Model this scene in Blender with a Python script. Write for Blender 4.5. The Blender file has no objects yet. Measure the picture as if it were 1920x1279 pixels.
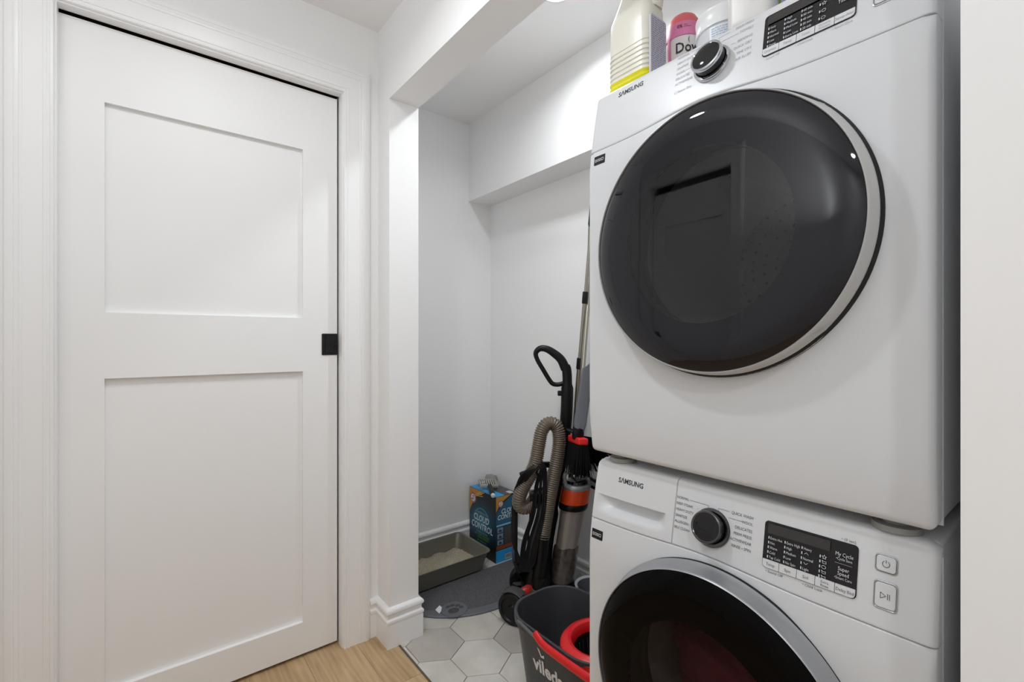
import bpy, bmesh, math, random
from mathutils import Vector, Matrix, noise
random.seed(7)
PI = math.pi
C = bpy.context.scene.collection
sc = bpy.context.scene

# ------------------------------------------------------------------ camera, world, exposure
cam_d = bpy.data.cameras.new('camera')
cam_d.sensor_width = 36.0
cam_d.lens = 879.0 / 1920.0 * 36.0
cam_d.clip_start = 0.02
cam = bpy.data.objects.new('camera', cam_d)
C.objects.link(cam)
cam.location = (0, 0, 1.128)
cam.rotation_euler = (PI / 2, 0, math.atan2(0.7846, 0.62))
sc.camera = cam

w = bpy.data.worlds.new('world')
sc.world = w
w.use_nodes = True
w.node_tree.nodes['Background'].inputs[0].default_value = (0.8, 0.8, 0.8, 1)
w.node_tree.nodes['Background'].inputs[1].default_value = 0.05
sc.view_settings.view_transform = 'Standard'
sc.view_settings.look = 'None'
sc.view_settings.gamma = 1.0
sc.view_settings.use_curve_mapping = False
sc.view_settings.exposure = 0.0
sc.cycles.use_denoising = True
sc.cycles.max_bounces = 14
sc.cycles.diffuse_bounces = 8
sc.cycles.glossy_bounces = 5
sc.cycles.transparent_max_bounces = 12
sc.cycles.caustics_reflective = False
sc.cycles.caustics_refractive = False

CEIL = 2.318
LIGHTS = [  # x, y, watts, place
    (-0.97, 0.20, 5.3, 'ceiling of the hall in front of the sliding door'),
    (0.62, -0.28, 6.5, 'ceiling of the hall behind the camera, unseen and added for even light'),  # unseen lamp, added to even out the hall light
    (-1.148, 1.10, 5.0, 'ceiling of the laundry alcove'),
]
for i, (lx, ly, pw, _) in enumerate(LIGHTS):
    ld = bpy.data.lights.new('downlight', 'AREA')
    ld.shape = 'DISK'
    ld.size = 0.10
    ld.spread = math.radians(158)
    ld.energy = pw
    ld.color = (0.935, 0.968, 1.0)
    lo = bpy.data.objects.new('downlight', ld)
    C.objects.link(lo)
    lo.location = (lx, ly, CEIL - 0.012)

# added fill lamp without a fixture, aimed up to brighten ceiling and beam
ud = bpy.data.lights.new('fill_light', 'AREA')
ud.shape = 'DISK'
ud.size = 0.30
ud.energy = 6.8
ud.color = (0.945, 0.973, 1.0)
uo = bpy.data.objects.new('fill_light', ud)
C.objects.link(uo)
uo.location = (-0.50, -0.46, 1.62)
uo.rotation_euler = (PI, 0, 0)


# ------------------------------------------------------------------ helpers
def lin(c):
    return tuple((x / 12.92 if x <= 0.04045 else ((x + 0.055) / 1.055) ** 2.4) for x in [v / 255.0 for v in c])


MATS = {}


def mat(name, rgb, rough=0.5, metal=0.0, coat=0.0, bump=None, vary=None, spec=0.5, alpha=None):
    if name in MATS:
        return MATS[name]
    m = bpy.data.materials.new(name)
    m.use_nodes = True
    nt = m.node_tree
    b = nt.nodes['Principled BSDF']
    col = lin(rgb) + (1,)
    b.inputs['Base Color'].default_value = col
    b.inputs['Roughness'].default_value = rough
    b.inputs['Metallic'].default_value = metal
    b.inputs['Specular IOR Level'].default_value = spec
    b.inputs['Coat Weight'].default_value = coat
    b.inputs['Coat Roughness'].default_value = 0.03
    if bump or vary:
        tc = nt.nodes.new('ShaderNodeTexCoord')
    if bump:
        n = nt.nodes.new('ShaderNodeTexNoise')
        n.inputs['Scale'].default_value = bump[0]
        n.inputs['Detail'].default_value = 4
        nt.links.new(tc.outputs['Object'], n.inputs['Vector'])
        bp = nt.nodes.new('ShaderNodeBump')
        bp.inputs['Strength'].default_value = bump[1]
        bp.inputs['Distance'].default_value = bump[2] if len(bump) > 2 else 0.001
        nt.links.new(n.outputs['Fac'], bp.inputs['Height'])
        nt.links.new(bp.outputs['Normal'], b.inputs['Normal'])
    if vary:
        n = nt.nodes.new('ShaderNodeTexNoise')
        n.inputs['Scale'].default_value = vary[0]
        n.inputs['Detail'].default_value = 5
        nt.links.new(tc.outputs['Object'], n.inputs['Vector'])
        r = nt.nodes.new('ShaderNodeValToRGB')
        r.color_ramp.elements[0].position = 0.35
        r.color_ramp.elements[1].position = 0.65
        r.color_ramp.elements[0].color = lin(vary[1]) + (1,)
        r.color_ramp.elements[1].color = col
        nt.links.new(n.outputs['Fac'], r.inputs['Fac'])
        nt.links.new(r.outputs['Color'], b.inputs['Base Color'])
    MATS[name] = m
    return m


def glass_mat(name, tint, refl_rough=0.02, f0=0.05, f90=0.93):
    """thin tinted pane: tinted transmission under a fresnel reflection"""
    m = bpy.data.materials.new(name)
    m.use_nodes = True
    nt = m.node_tree
    nt.nodes.clear()
    out = nt.nodes.new('ShaderNodeOutputMaterial')
    tr = nt.nodes.new('ShaderNodeBsdfTransparent')
    tr.inputs[0].default_value = tuple(tint) + (1,)
    gl = nt.nodes.new('ShaderNodeBsdfGlossy')
    gl.inputs['Roughness'].default_value = refl_rough
    gl.inputs['Color'].default_value = (1, 1, 1, 1)
    lw = nt.nodes.new('ShaderNodeLayerWeight')
    lw.inputs['Blend'].default_value = 0.5
    pw = nt.nodes.new('ShaderNodeMath')
    pw.operation = 'POWER'
    pw.inputs[1].default_value = 5.0
    nt.links.new(lw.outputs['Facing'], pw.inputs[0])
    fr = nt.nodes.new('ShaderNodeMath')
    fr.operation = 'MULTIPLY_ADD'
    fr.inputs[1].default_value = f90
    fr.inputs[2].default_value = f0
    nt.links.new(pw.outputs[0], fr.inputs[0])
    mx = nt.nodes.new('ShaderNodeMixShader')
    nt.links.new(fr.outputs[0], mx.inputs[0])
    nt.links.new(tr.outputs[0], mx.inputs[1])
    nt.links.new(gl.outputs[0], mx.inputs[2])
    nt.links.new(mx.outputs[0], out.inputs[0])
    MATS[name] = m
    return m


def mesh_from(bm, name, smooth=True, angle=35):
    if smooth:
        lim = math.radians(angle)
        bm.normal_update()
        for f in bm.faces:
            f.smooth = True
        for e in bm.edges:
            if len(e.link_faces) == 2:
                if e.calc_face_angle(0) > lim:
                    e.smooth = False
    me = bpy.data.meshes.new(name)
    bm.to_mesh(me)
    bm.free()
    return me


def obj(name, bm, m, parent=None, smooth=True, angle=35, recalc=True):
    if recalc:
        bmesh.ops.recalc_face_normals(bm, faces=bm.faces)
    me = mesh_from(bm, name, smooth, angle)
    o = bpy.data.objects.new(name, me)
    C.objects.link(o)
    if m is not None:
        me.materials.append(m)
    if parent is not None:
        o.parent = parent
        o.matrix_parent_inverse = parent_inv(parent)
    return o


def parent_inv(p):
    """children are modelled in world coordinates"""
    mw = Matrix.Identity(4)
    chain = []
    q = p
    while q is not None:
        chain.append(q)
        q = q.parent
    for q in reversed(chain):
        mw = mw @ (q.matrix_parent_inverse if q.parent else Matrix.Identity(4)) @ Matrix.LocRotScale(q.location, q.rotation_euler, q.scale)
    return mw.inverted()


def thing(name, label, cat, loc=(0, 0, 0), group=None):
    o = bpy.data.objects.new(name, None)
    o.empty_display_size = 0.05
    C.objects.link(o)
    o.location = loc
    tag(o, label, cat, group)
    return o


def tag(o, label=None, cat=None, group=None, kind=None):
    if label:
        o['label'] = label
    if cat:
        o['category'] = cat
    if group:
        o['group'] = group
    if kind:
        o['kind'] = kind
    return o


def struct(name, bm, m, label, cat, smooth=False):
    o = obj(name, bm, m, None, smooth)
    return tag(o, label, cat, None, 'structure')


def box(bm, x0, x1, y0, y1, z0, z1, bev=0.0, seg=2):
    vs = [bm.verts.new(p) for p in ((x0, y0, z0), (x1, y0, z0), (x1, y1, z0), (x0, y1, z0),
                                    (x0, y0, z1), (x1, y0, z1), (x1, y1, z1), (x0, y1, z1))]
    fs = [bm.faces.new([vs[i] for i in q]) for q in
          ((0, 3, 2, 1), (4, 5, 6, 7), (0, 1, 5, 4), (1, 2, 6, 5), (2, 3, 7, 6), (3, 0, 4, 7))]
    if bev > 0:
        es = list({e for f in fs for e in f.edges})
        bmesh.ops.bevel(bm, geom=es, offset=bev, segments=seg, profile=0.5, affect='EDGES')
    return bm


def obox(bm, c, ex, ey, ez, hx, hy, hz, bev=0.0, seg=2):
    """oriented box: centre c, unit axes, half sizes"""
    b2 = bmesh.new()
    box(b2, -hx, hx, -hy, hy, -hz, hz, bev, seg)
    M = Matrix((ex, ey, ez)).transposed().to_4x4()
    M.translation = c
    bmesh.ops.transform(b2, matrix=M, verts=b2.verts)
    add(bm, b2)


def add(bm, b2):
    me = bpy.data.meshes.new('tmp')
    b2.to_mesh(me)
    b2.free()
    bm.from_mesh(me)
    bpy.data.meshes.remove(me)


def loft(bm, rings, cap0=True, cap1=True, closed=True):
    vr = [[bm.verts.new(p) for p in r] for r in rings]
    n = len(rings[0])
    for a, b in zip(vr[:-1], vr[1:]):
        for i in range(n if closed else n - 1):
            j = (i + 1) % n
            bm.faces.new((a[i], a[j], b[j], b[i]))
    if cap0:
        bm.faces.new(list(reversed(vr[0])))
    if cap1:
        bm.faces.new(vr[-1])
    return vr


def tube(bm, pts, r, seg=10, caps=True, closed=False, squash=None):
    """round tube along points; r a number or a list"""
    pts = [Vector(p) for p in pts]
    n = len(pts)
    rs = r if isinstance(r, (list, tuple)) else [r] * n
    tang = []
    for i in range(n):
        if closed:
            t = pts[(i + 1) % n] - pts[i - 1]
        else:
            t = pts[min(i + 1, n - 1)] - pts[max(i - 1, 0)]
        tang.append(t.normalized())
    t0 = tang[0]
    up = Vector((0, 0, 1)) if abs(t0.z) < 0.9 else Vector((1, 0, 0))
    nrm = (up - t0 * up.dot(t0)).normalized()
    rings = []
    for i in range(n):
        t = tang[i]
        nrm = (nrm - t * nrm.dot(t)).normalized()
        bn = t.cross(nrm)
        ring = []
        for k in range(seg):
            a = 2 * PI * k / seg
            p = nrm * math.cos(a) * rs[i] + bn * math.sin(a) * rs[i]
            if squash:
                ax, f = squash
                p = p - ax * p.dot(ax) * (1 - f)
            ring.append(pts[i] + p)
        rings.append(ring)
    if closed:
        rings.append(rings[0])
        vr = [[bm.verts.new(p) for p in q] for q in rings[:-1]]
        vr.append(vr[0])
        for a, b in zip(vr[:-1], vr[1:]):
            for k in range(seg):
                j = (k + 1) % seg
                bm.faces.new((a[k], a[j], b[j], b[k]))
    else:
        loft(bm, rings, caps, caps)
    return bm


def spline(pts, n=12, closed=False):
    """Catmull-Rom through points"""
    P = [Vector(p) for p in pts]
    out = []
    m = len(P)
    rng = range(m) if closed else range(m - 1)
    for i in rng:
        if closed:
            p0, p1, p2, p3 = P[i - 1], P[i], P[(i + 1) % m], P[(i + 2) % m]
        else:
            p0 = P[i - 1] if i else P[0] * 2 - P[1]
            p1, p2 = P[i], P[i + 1]
            p3 = P[i + 2] if i + 2 < m else P[-1] * 2 - P[-2]
        for k in range(n):
            t = k / n
            out.append(0.5 * ((2 * p1) + (p2 - p0) * t + (2 * p0 - 5 * p1 + 4 * p2 - p3) * t * t + (3 * p1 - p0 - 3 * p2 + p3) * t ** 3))
    if not closed:
        out.append(P[-1])
    return out


def lathe(bm, prof, fn, seg=64, cap0=False, cap1=False):
    """prof: list of (r, h); fn(r, angle, h) -> point"""
    loft(bm, [[fn(r, 2 * PI * k / seg, h) for k in range(seg)] for r, h in prof], cap0, cap1)
    return bm


def prism(bm, poly, f0, f1):
    """poly of 2-d points, f0/f1 map them to the two ends"""
    loft(bm, [[f0(*p) for p in poly], [f1(*p) for p in poly]])
    return bm


def rrect(x0, x1, y0, y1, r, n=5):
    pts = []
    for cx, cy, a0 in ((x1 - r, y1 - r, 0), (x0 + r, y1 - r, PI / 2), (x0 + r, y0 + r, PI), (x1 - r, y0 + r, 1.5 * PI)):
        for k in range(n + 1):
            a = a0 + PI / 2 * k / n
            pts.append((cx + r * math.cos(a), cy + r * math.sin(a)))
    return pts


def circ(cx, cy, r, n=20, ry=None):
    return [(cx + r * math.cos(2 * PI * k / n), cy + (ry or r) * math.sin(2 * PI * k / n)) for k in range(n)]


def flat(bm, poly, fn):
    bm.faces.new([bm.verts.new(fn(*p)) for p in poly])


def text(bm, s, size, fn, align='LEFT', bold=0.0, sx=1.0):
    """flat lettering: fn(u, v) -> point on the surface"""
    cu = bpy.data.curves.new('lettering', 'FONT')
    cu.body = s
    cu.size = size
    cu.align_x = align
    cu.resolution_u = 2
    cu.offset = bold
    o = bpy.data.objects.new('lettering', cu)
    C.objects.link(o)
    dg = bpy.context.evaluated_depsgraph_get()
    me = o.evaluated_get(dg).to_mesh()
    vs = [bm.verts.new(fn(v.co.x * sx, v.co.y)) for v in me.vertices]
    for p in me.polygons:
        try:
            bm.faces.new([vs[i] for i in p.vertices])
        except ValueError:
            pass
    o.evaluated_get(dg).to_mesh_clear()
    bpy.data.objects.remove(o)
    bpy.data.curves.remove(cu)


def sweep(bm, path, prof, side=1, ends=True):
    """sweep a profile [(out, z)] along a 2-d path with mitred corners; out is to the left of travel * side"""
    P = [Vector(p) for p in path]
    rings = []
    for i, p in enumerate(P):
        d0 = (P[i] - P[i - 1]).normalized() if i else None
        d1 = (P[i + 1] - P[i]).normalized() if i + 1 < len(P) else None
        if d0 is None:
            n = Vector((-d1.y, d1.x))
        elif d1 is None:
            n = Vector((-d0.y, d0.x))
        else:
            n0, n1 = Vector((-d0.y, d0.x)), Vector((-d1.y, d1.x))
            n = (n0 + n1) / (1 + n0.dot(n1))
        rings.append([(p.x + n.x * o * side, p.y + n.y * o * side, z) for o, z in prof])
    loft(bm, rings, ends, ends)


# ------------------------------------------------------------------ materials
M_wall = mat('wall_paint', (239, 239, 239), 0.6, bump=(180, 0.05, 0.0005), spec=0.3)
M_ceil = mat('ceiling_paint', (239, 239, 239), 0.75, bump=(160, 0.05, 0.0005), spec=0.2)
M_trim = mat('trim_paint', (239, 239, 239), 0.3)
M_door = mat('door_paint', (239, 239, 239), 0.42, bump=(60, 0.05, 0.0006), spec=0.35)
M_white = mat('appliance_enamel', (213, 215, 218), 0.34)
M_whiteplastic = mat('white_plastic', (212, 214, 217), 0.3)
M_cab = mat('cabinet_steel', (205, 206, 205), 0.4)
M_black = mat('black_plastic', (14, 14, 15), 0.4, spec=0.35)
M_blackgloss = mat('black_gloss', (9, 9, 11), 0.06)
M_bezel = mat('door_bezel', (14, 14, 23), 0.03, spec=0.5)
M_bezel2 = mat('washer_bezel', (6, 5, 5), 0.04, spec=0.08)
M_rubber = mat('dark_rubber', (16, 16, 16), 0.7)
M_silver = mat('silver_plastic', (168, 170, 174), 0.38, 0.6)
M_ringw = mat('rim_plastic', (196, 196, 195), 0.35, 0.15)
M_chrome = mat('chrome', (205, 207, 212), 0.08, 1.0)
M_darkchrome = mat('dark_chrome', (95, 95, 98), 0.18, 1.0)
M_steel = mat('steel', (178, 174, 165), 0.28, 1.0)
M_ink = mat('dark_ink', (45, 45, 48), 0.6)
M_inkgrey = mat('grey_ink', (88, 89, 92), 0.6)
M_inkfaint = mat('pale_grey_ink', (168, 169, 172), 0.6)
M_inkwhite = mat('white_ink', (200, 202, 208), 0.6)
M_dispgrey = mat('display_window', (52, 50, 50), 0.15)
M_wood = None
M_red = mat('red_plastic', (205, 18, 24), 0.35)
M_dark = mat('charcoal_plastic', (58, 59, 62), 0.42)
M_gap = mat('dark_brown_wood', (62, 42, 26), 0.8)

G_dryer = glass_mat('dryer_window_glass', (0.22, 0.22, 0.24), 0.02, 0.05)
G_washer = glass_mat('washer_window_glass', (0.30, 0.27, 0.27), 0.02, 0.012, 0.5)
G_clear = glass_mat('clear_plastic', (0.80, 0.79, 0.77), 0.06)

# ================================================================== SETTING
XW, YF, YB2, YBK, XAL, XR = -1.740, 0.716, 0.834, 1.56, -2.172, -0.100
ZB = 2.022                 # underside of the beam
YREAR, XFAR = -0.72, 1.35
DY0, DY1, DZ = -0.178, 0.577, 2.036   # door opening

# ---- wood planks and tiles on one floor
bm = bmesh.new()
box(bm, -2.30, XFAR + 0.1, YREAR - 0.1, 1.70, -0.08, -0.0085)
M_grout = mat('grout', (158, 154, 146), 0.9)
floor = struct('floor', bm, M_grout, 'floor of light oak planks in the hall and pale hexagon tiles in the alcove', 'floor')


def wood_material():
    m = bpy.data.materials.new('oak_plank')
    m.use_nodes = True
    nt = m.node_tree
    b = nt.nodes['Principled BSDF']
    b.inputs['Roughness'].default_value = 0.42
    tc = nt.nodes.new('ShaderNodeTexCoord')
    oi = nt.nodes.new('ShaderNodeObjectInfo')
    mul = nt.nodes.new('ShaderNodeVectorMath'); mul.operation = 'SCALE'
    mul.inputs[0].default_value = (7.3, 3.1, 0)
    nt.links.new(oi.outputs['Random'], mul.inputs['Scale'])
    ad = nt.nodes.new('ShaderNodeVectorMath'); ad.operation = 'ADD'
    nt.links.new(tc.outputs['Object'], ad.inputs[0])
    nt.links.new(mul.outputs[0], ad.inputs[1])
    mp = nt.nodes.new('ShaderNodeMapping')
    mp.inputs['Scale'].default_value = (2.2, 16, 1)
    nt.links.new(ad.outputs[0], mp.inputs[0])
    n1 = nt.nodes.new('ShaderNodeTexNoise')
    n1.inputs['Scale'].default_value = 1.3
    n1.inputs['Detail'].default_value = 4
    n1.inputs['Distortion'].default_value = 1.2
    nt.links.new(mp.outputs[0], n1.inputs['Vector'])
    wv = nt.nodes.new('ShaderNodeTexWave')
    wv.wave_type = 'RINGS'
    wv.inputs['Scale'].default_value = 1.1
    wv.inputs['Distortion'].default_value = 7
    wv.inputs['Detail'].default_value = 3
    nt.links.new(mp.outputs[0], wv.inputs['Vector'])
    mp2 = nt.nodes.new('ShaderNodeMapping')
    mp2.inputs['Scale'].default_value = (9, 260, 1)
    nt.links.new(ad.outputs[0], mp2.inputs[0])
    n2 = nt.nodes.new('ShaderNodeTexNoise')
    n2.inputs['Scale'].default_value = 1
    nt.links.new(mp2.outputs[0], n2.inputs['Vector'])
    mx = nt.nodes.new('ShaderNodeMath'); mx.operation = 'MULTIPLY_ADD'
    mx.inputs[1].default_value = 0.16
    nt.links.new(wv.outputs['Fac'], mx.inputs[0])
    nt.links.new(n1.outputs['Fac'], mx.inputs[2])
    mx2 = nt.nodes.new('ShaderNodeMath'); mx2.operation = 'MULTIPLY_ADD'
    mx2.inputs[1].default_value = 0.30
    nt.links.new(n2.outputs['Fac'], mx2.inputs[0])
    nt.links.new(mx.outputs[0], mx2.inputs[2])
    r = nt.nodes.new('ShaderNodeValToRGB')
    r.color_ramp.elements[0].position = 0.35
    r.color_ramp.elements[0].color = lin((202, 175, 136)) + (1,)
    r.color_ramp.elements[1].position = 1.0
    r.color_ramp.elements[1].color = lin((164, 134, 96)) + (1,)
    nt.links.new(mx2.outputs[0], r.inputs[0])
    nt.links.new(r.outputs[0], b.inputs['Base Color'])
    return m


M_wood = wood_material()
YT = 0.752                 # where planks end and tiles begin
rows = [(0.628, YT - 0.006), (0.455, 0.6274), (0.282, 0.4544), (0.109, 0.2814), (-0.064, 0.1084), (-0.237, -0.0646),
        (-0.410, -0.2385), (-0.583, -0.4115), (YREAR, -0.5845)]
for i, (y0, y1) in enumerate(rows):
    cuts = [-1.86] + [(-1.44 + 0.55 * ((i * 3) % 4) / 1.3), 0.1 + 0.3 * ((i * 5) % 3)] + [XFAR]
    for x0, x1 in zip(cuts[:-1], cuts[1:]):
        bm = bmesh.new()
        box(bm, x0 + 0.0004, x1 - 0.0004, y0, y1, -0.008, 0.0, 0.0006, 1)
        obj('plank', bm, M_wood, floor)
bm = bmesh.new()
box(bm, -1.74, XR, YT - 0.0055, YT + 0.0015, -0.008, 0.0012, 0.0005, 1)
o = obj('threshold_strip', bm, mat('threshold_metal', (120, 112, 100), 0.4, 0.8), floor)

HS = 0.1085
tiles = [mat('tile_%s' % k, c, 0.5, bump=(40, 0.12, 0.001), vary=(9, v)) for k, c, v in
         (('pale', (208, 204, 196), (190, 186, 178)), ('mid', (200, 195, 187), (184, 179, 170)), ('grey', (182, 176, 168), (170, 164, 156)))]
for ci in range(-5, 5):
    for ri in range(-2, 6):
        cx = -1.384 + ci * 1.5 * HS
        cy = 0.953 + ri * math.sqrt(3) * HS + (math.sqrt(3) * HS / 2 if ci % 2 else 0)
        if cx - HS > -0.74:
            continue
        s = HS - 0.0013
        poly = [(cx + s * math.cos(PI / 3 * k), cy + s * math.sin(PI / 3 * k)) for k in range(6)]
        b = bmesh.new()
        z0, z1 = -0.0075, 0.0
        loft(b, [[(x, y, z0) for x, y in poly], [(x, y, z1 - 0.0007) for x, y in poly],
                 [(cx + (x - cx) * 0.993, cy + (y - cy) * 0.993, z1) for x, y in poly]])
        for co, no in (((0, YT + 0.0015, 0), (0, -1, 0)), ((0, YBK, 0), (0, 1, 0)), ((XAL, 0, 0), (-1, 0, 0))):
            geom = list(b.verts) + list(b.edges) + list(b.faces)
            r_ = bmesh.ops.bisect_plane(b, geom=geom, plane_co=co, plane_no=no, clear_outer=True)
            es = [e for e in b.edges if e.is_boundary]
            if es:
                bmesh.ops.holes_fill(b, edges=es)
        if len(b.faces) < 4 or max(v.co.y for v in b.verts) - min(v.co.y for v in b.verts) < 0.008:
            b.free()
            continue
        h = (ci * 7 + ri * 13) % 5
        k = 2 if (ci, ri) in ((-1, -1), (0, 1), (2, -1), (-3, 1)) else (1 if h in (1, 3) else 0)
        obj('tile', b, tiles[k], floor, smooth=False)

# ---- ceiling, walls
bm = bmesh.new()
box(bm, -2.30, XFAR + 0.1, YREAR - 0.1, 1.70, CEIL, CEIL + 0.08)
struct('ceiling', bm, M_ceil, 'flat white ceiling over the hall and the alcove', 'ceiling')

bm = bmesh.new()
box(bm, XW - 0.03, XW, YREAR, DY0 - 0.006, 0, CEIL)
box(bm, XW - 0.13, XW, DY1 + 0.006, YF, 0, CEIL)
box(bm, XW - 0.03, XW, DY0 - 0.006, DY1 + 0.006, DZ + 0.006, CEIL)
struct('wall_left', bm, M_wall, 'white hall wall around the sliding door', 'wall')

bm = bmesh.new()
box(bm, XW - 0.43, -1.635, YF, YB2, 0, CEIL)
box(bm, XR, XFAR, YF, YB2, 0, CEIL)
wf = struct('wall_front', bm, M_wall, 'white partition with the opening into the laundry alcove', 'wall')
bm = bmesh.new()
box(bm, -1.635, XR, YF, YB2, ZB, CEIL)
obj('beam', bm, M_wall, wf, smooth=False)
bm = bmesh.new()
box(bm, XAL - 0.1, XAL, YB2, 1.68, 0, CEIL)
struct('wall_side', bm, M_wall, 'white side wall of the alcove behind the litter tray', 'wall')
bm = bmesh.new()
box(bm, XAL, XR + 0.1, YBK, YBK + 0.1, 0, CEIL)
wb = struct('wall_back', bm, M_wall, 'white back wall of the alcove under the bulkhead', 'wall')
bm = bmesh.new()
box(bm, XAL, XR, 1.412, YBK, 1.895, CEIL)
obj('bulkhead', bm, M_wall, wb, smooth=False)
bm = bmesh.new()
box(bm, XR, XR + 0.1, YB2, YBK, 0, CEIL)
struct('wall_right', bm, M_wall, 'white side wall of the alcove right of the machines', 'wall')
bm = bmesh.new()
RX0, RX1 = -1.260 - 0.70 * (DY1 + 0.006), -1.260 - 0.70 * (DY0 - 0.006)
box(bm, -1.87, RX0, YREAR - 0.1, YREAR, 0, CEIL)
box(bm, RX1, XFAR, YREAR - 0.1, YREAR, 0, CEIL)
box(bm, RX0, RX1, YREAR - 0.03, YREAR, DZ + 0.006, CEIL)
struct('wall_rear', bm, M_wall, 'white hall wall opposite the laundry alcove', 'wall')
bm = bmesh.new()
box(bm, XFAR, XFAR + 0.1, YREAR, YF, 0, CEIL)
struct('wall_far', bm, M_wall, 'white wall at the far end of the hall', 'wall')

# ---- door: a sliding shaker door with two sunk panels
XD = -1.775
door = thing('door_1', 'white sliding shaker door with two sunk panels and a black pull', 'door', (XD, 0.2, 0))
door['kind'] = 'structure'
T = 0.034
pan = [(-0.083, 0.452, 0.124, 1.020), (-0.083, 0.452, 1.210, 1.812)]
dy0, dy1, dz0, dz1 = -0.30, 0.5715, 0.012, 2.028
REC = 0.014
bm = bmesh.new()
for y0, y1, z0, z1 in ((dy0, pan[0][0], dz0, dz1), (pan[0][1], dy1, dz0, dz1),
                       (pan[0][0], pan[0][1], dz0, pan[0][2]), (pan[0][0], pan[0][1], pan[0][3], pan[1][2]),
                       (pan[0][0], pan[0][1], pan[1][3], dz1)):
    box(bm, XD - T, XD, y0, y1, z0, z1)
bmesh.ops.remove_doubles(bm, verts=bm.verts, dist=1e-5)
obj('door_frame', bm, M_door, door, smooth=False)
for y0, y1, z0, z1 in pan:
    bm = bmesh.new()
    box(bm, XD - T + 0.004, XD - REC, y0 - 0.001, y1 + 0.001, z0 - 0.001, z1 + 0.001)
    obj('sunk_panel', bm, M_door, door, smooth=False)
# black edge pull with privacy turn
bm = bmesh.new()
poly = rrect(0.5165, 0.5735, 1.0765, 1.155, 0.003, 3)
prism(bm, poly, lambda y, z: (XD - 0.002, y, z), lambda y, z: (XD + 0.0025, y, z))
pl = obj('pull_plate', bm, mat('black_metal', (22, 22, 24), 0.4, 0.3), door)
pl['label'] = 'black square pull plate'
bm = bmesh.new()
poly = [(0.528, 1.083), (0.558, 1.083), (0.558, 1.148), (0.528, 1.148)]
loft(bm, [[(XD + 0.0026, y, z) for y, z in poly], [(XD + 0.0036, y, z) for y, z in poly],
          [(XD + 0.0036, 0.543 + (y - 0.543) * 0.85, 1.1155 + (z - 1.1155) * 0.93) for y, z in poly],
          [(XD + 0.0012, 0.543 + (y - 0.543) * 0.6, 1.1155 + (z - 1.1155) * 0.8) for y, z in poly]])
obj('finger_recess', bm, M_blackgloss, pl)
bm = bmesh.new()
lathe(bm, [(0.0055, 0.002), (0.0055, 0.006), (0.003, 0.008)], lambda r, a, h: (XD + h, 0.5485 + r * math.cos(a), 1.114 + r * math.sin(a)), 16, False, True)
box(bm, XD + 0.005, XD + 0.016, 0.546, 0.570, 1.112, 1.117, 0.001)
obj('turn_lever', bm, M_blackgloss, pl)

# ---- jamb and casing
bm = bmesh.new()
box(bm, XW - 0.0345, XW + 0.004, DY0 - 0.012, DY0, 0, DZ + 0.012)
box(bm, XW - 0.0315, XW + 0.004, DY1, DY1 + 0.012, 0, DZ + 0.012)
box(bm, XW - 0.0300, XW + 0.004, DY0, DY1, DZ, DZ + 0.012)
t1 = struct('trim_1', bm, M_trim, 'white jamb and moulded casing around the sliding door', 'door casing')
bm = bmesh.new()
box(bm, XW - 0.12, XW - 0.0325, DY0 - 0.1, DY1 + 0.03, DZ + 0.014, DZ + 0.03)
box(bm, XW - 0.12, XW - 0.100, DY0 - 0.1, DY1 + 0.1, 0, DZ + 0.03)
box(bm, XW - 0.10, XW - 0.0325, DY1 + 0.008, DY1 + 0.03, 0, DZ + 0.03)
obj('pocket_lining', bm, M_gap, t1, smooth=False)
CW = 0.098
cprof = [(0, 0), (0, 0.010), (0.002, 0.0135), (0.007, 0.0145), (0.010, 0.0125), (0.012, 0.0125), (0.014, 0.0150), (0.020, 0.0150),
         (0.022, 0.0138), (0.058, 0.0150), (0.060, 0.0168), (0.064, 0.0172), (0.066, 0.0160), (0.068, 0.0172), (0.073, 0.0182),
         (0.075, 0.0172), (0.077, 0.0190), (0.084, 0.0195), (0.090, 0.0180), (CW - 0.004, 0.0140), (CW, 0.0130), (CW, 0)]
cr = 0.004


def casing(path, name):
    """path: list of (y, z, ny, nz): inner edge points with the mitre direction"""
    bm = bmesh.new()
    loft(bm, [[(XW + t, y + ny * o, z + nz * o) for o, t in cprof] for y, z, ny, nz in path])
    obj(name, bm, M_trim, t1, angle=25)


casing([(DY0 - cr, 0, -1, 0), (DY0 - cr, DZ + cr, -1, 1)], 'casing_leg')
casing([(DY1 + cr, 0, 1, 0), (DY1 + cr, DZ + cr, 1, 1)], 'casing_leg')
casing([(DY0 - cr, DZ + cr, -1, 1), (DY1 + cr, DZ + cr, 1, 1)], 'casing_head')

# ---- baseboards
bprof = [(0, 0), (0.0135, 0), (0.0135, 0.0865), (0.0125, 0.0875), (0.0125, 0.0890), (0.0150, 0.0905), (0.0160, 0.0960), (0.0150, 0.1015), (0.0120, 0.1045),
         (0.0095, 0.1070), (0.0085, 0.1150), (0.0100, 0.1210), (0.0140, 0.1260), (0.0155, 0.1275), (0.0155, 0.1350), (0.0140, 0.1385), (0.0105, 0.1420), (0.004, 0.1455), (0, 0.1455)]
bm = bmesh.new()
sweep(bm, [(XW, DY1 + cr + CW + 0.001), (XW, YF), (-1.635, YF), (-1.635, YB2), (XAL + 0.0145, YB2)], bprof, -1)
tag(obj('baseboard_front', bm, M_trim, None, angle=25), 'white moulded baseboard wrapped around the end of the partition', 'baseboard', None, 'structure')
bm = bmesh.new()
sweep(bm, [(XAL, YB2 + 0.02), (XAL, YBK)], bprof, -1)
tag(obj('baseboard_left', bm, M_trim, None, angle=25), 'white moulded baseboard behind the litter tray', 'baseboard', None, 'structure')
bm = bmesh.new()
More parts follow.
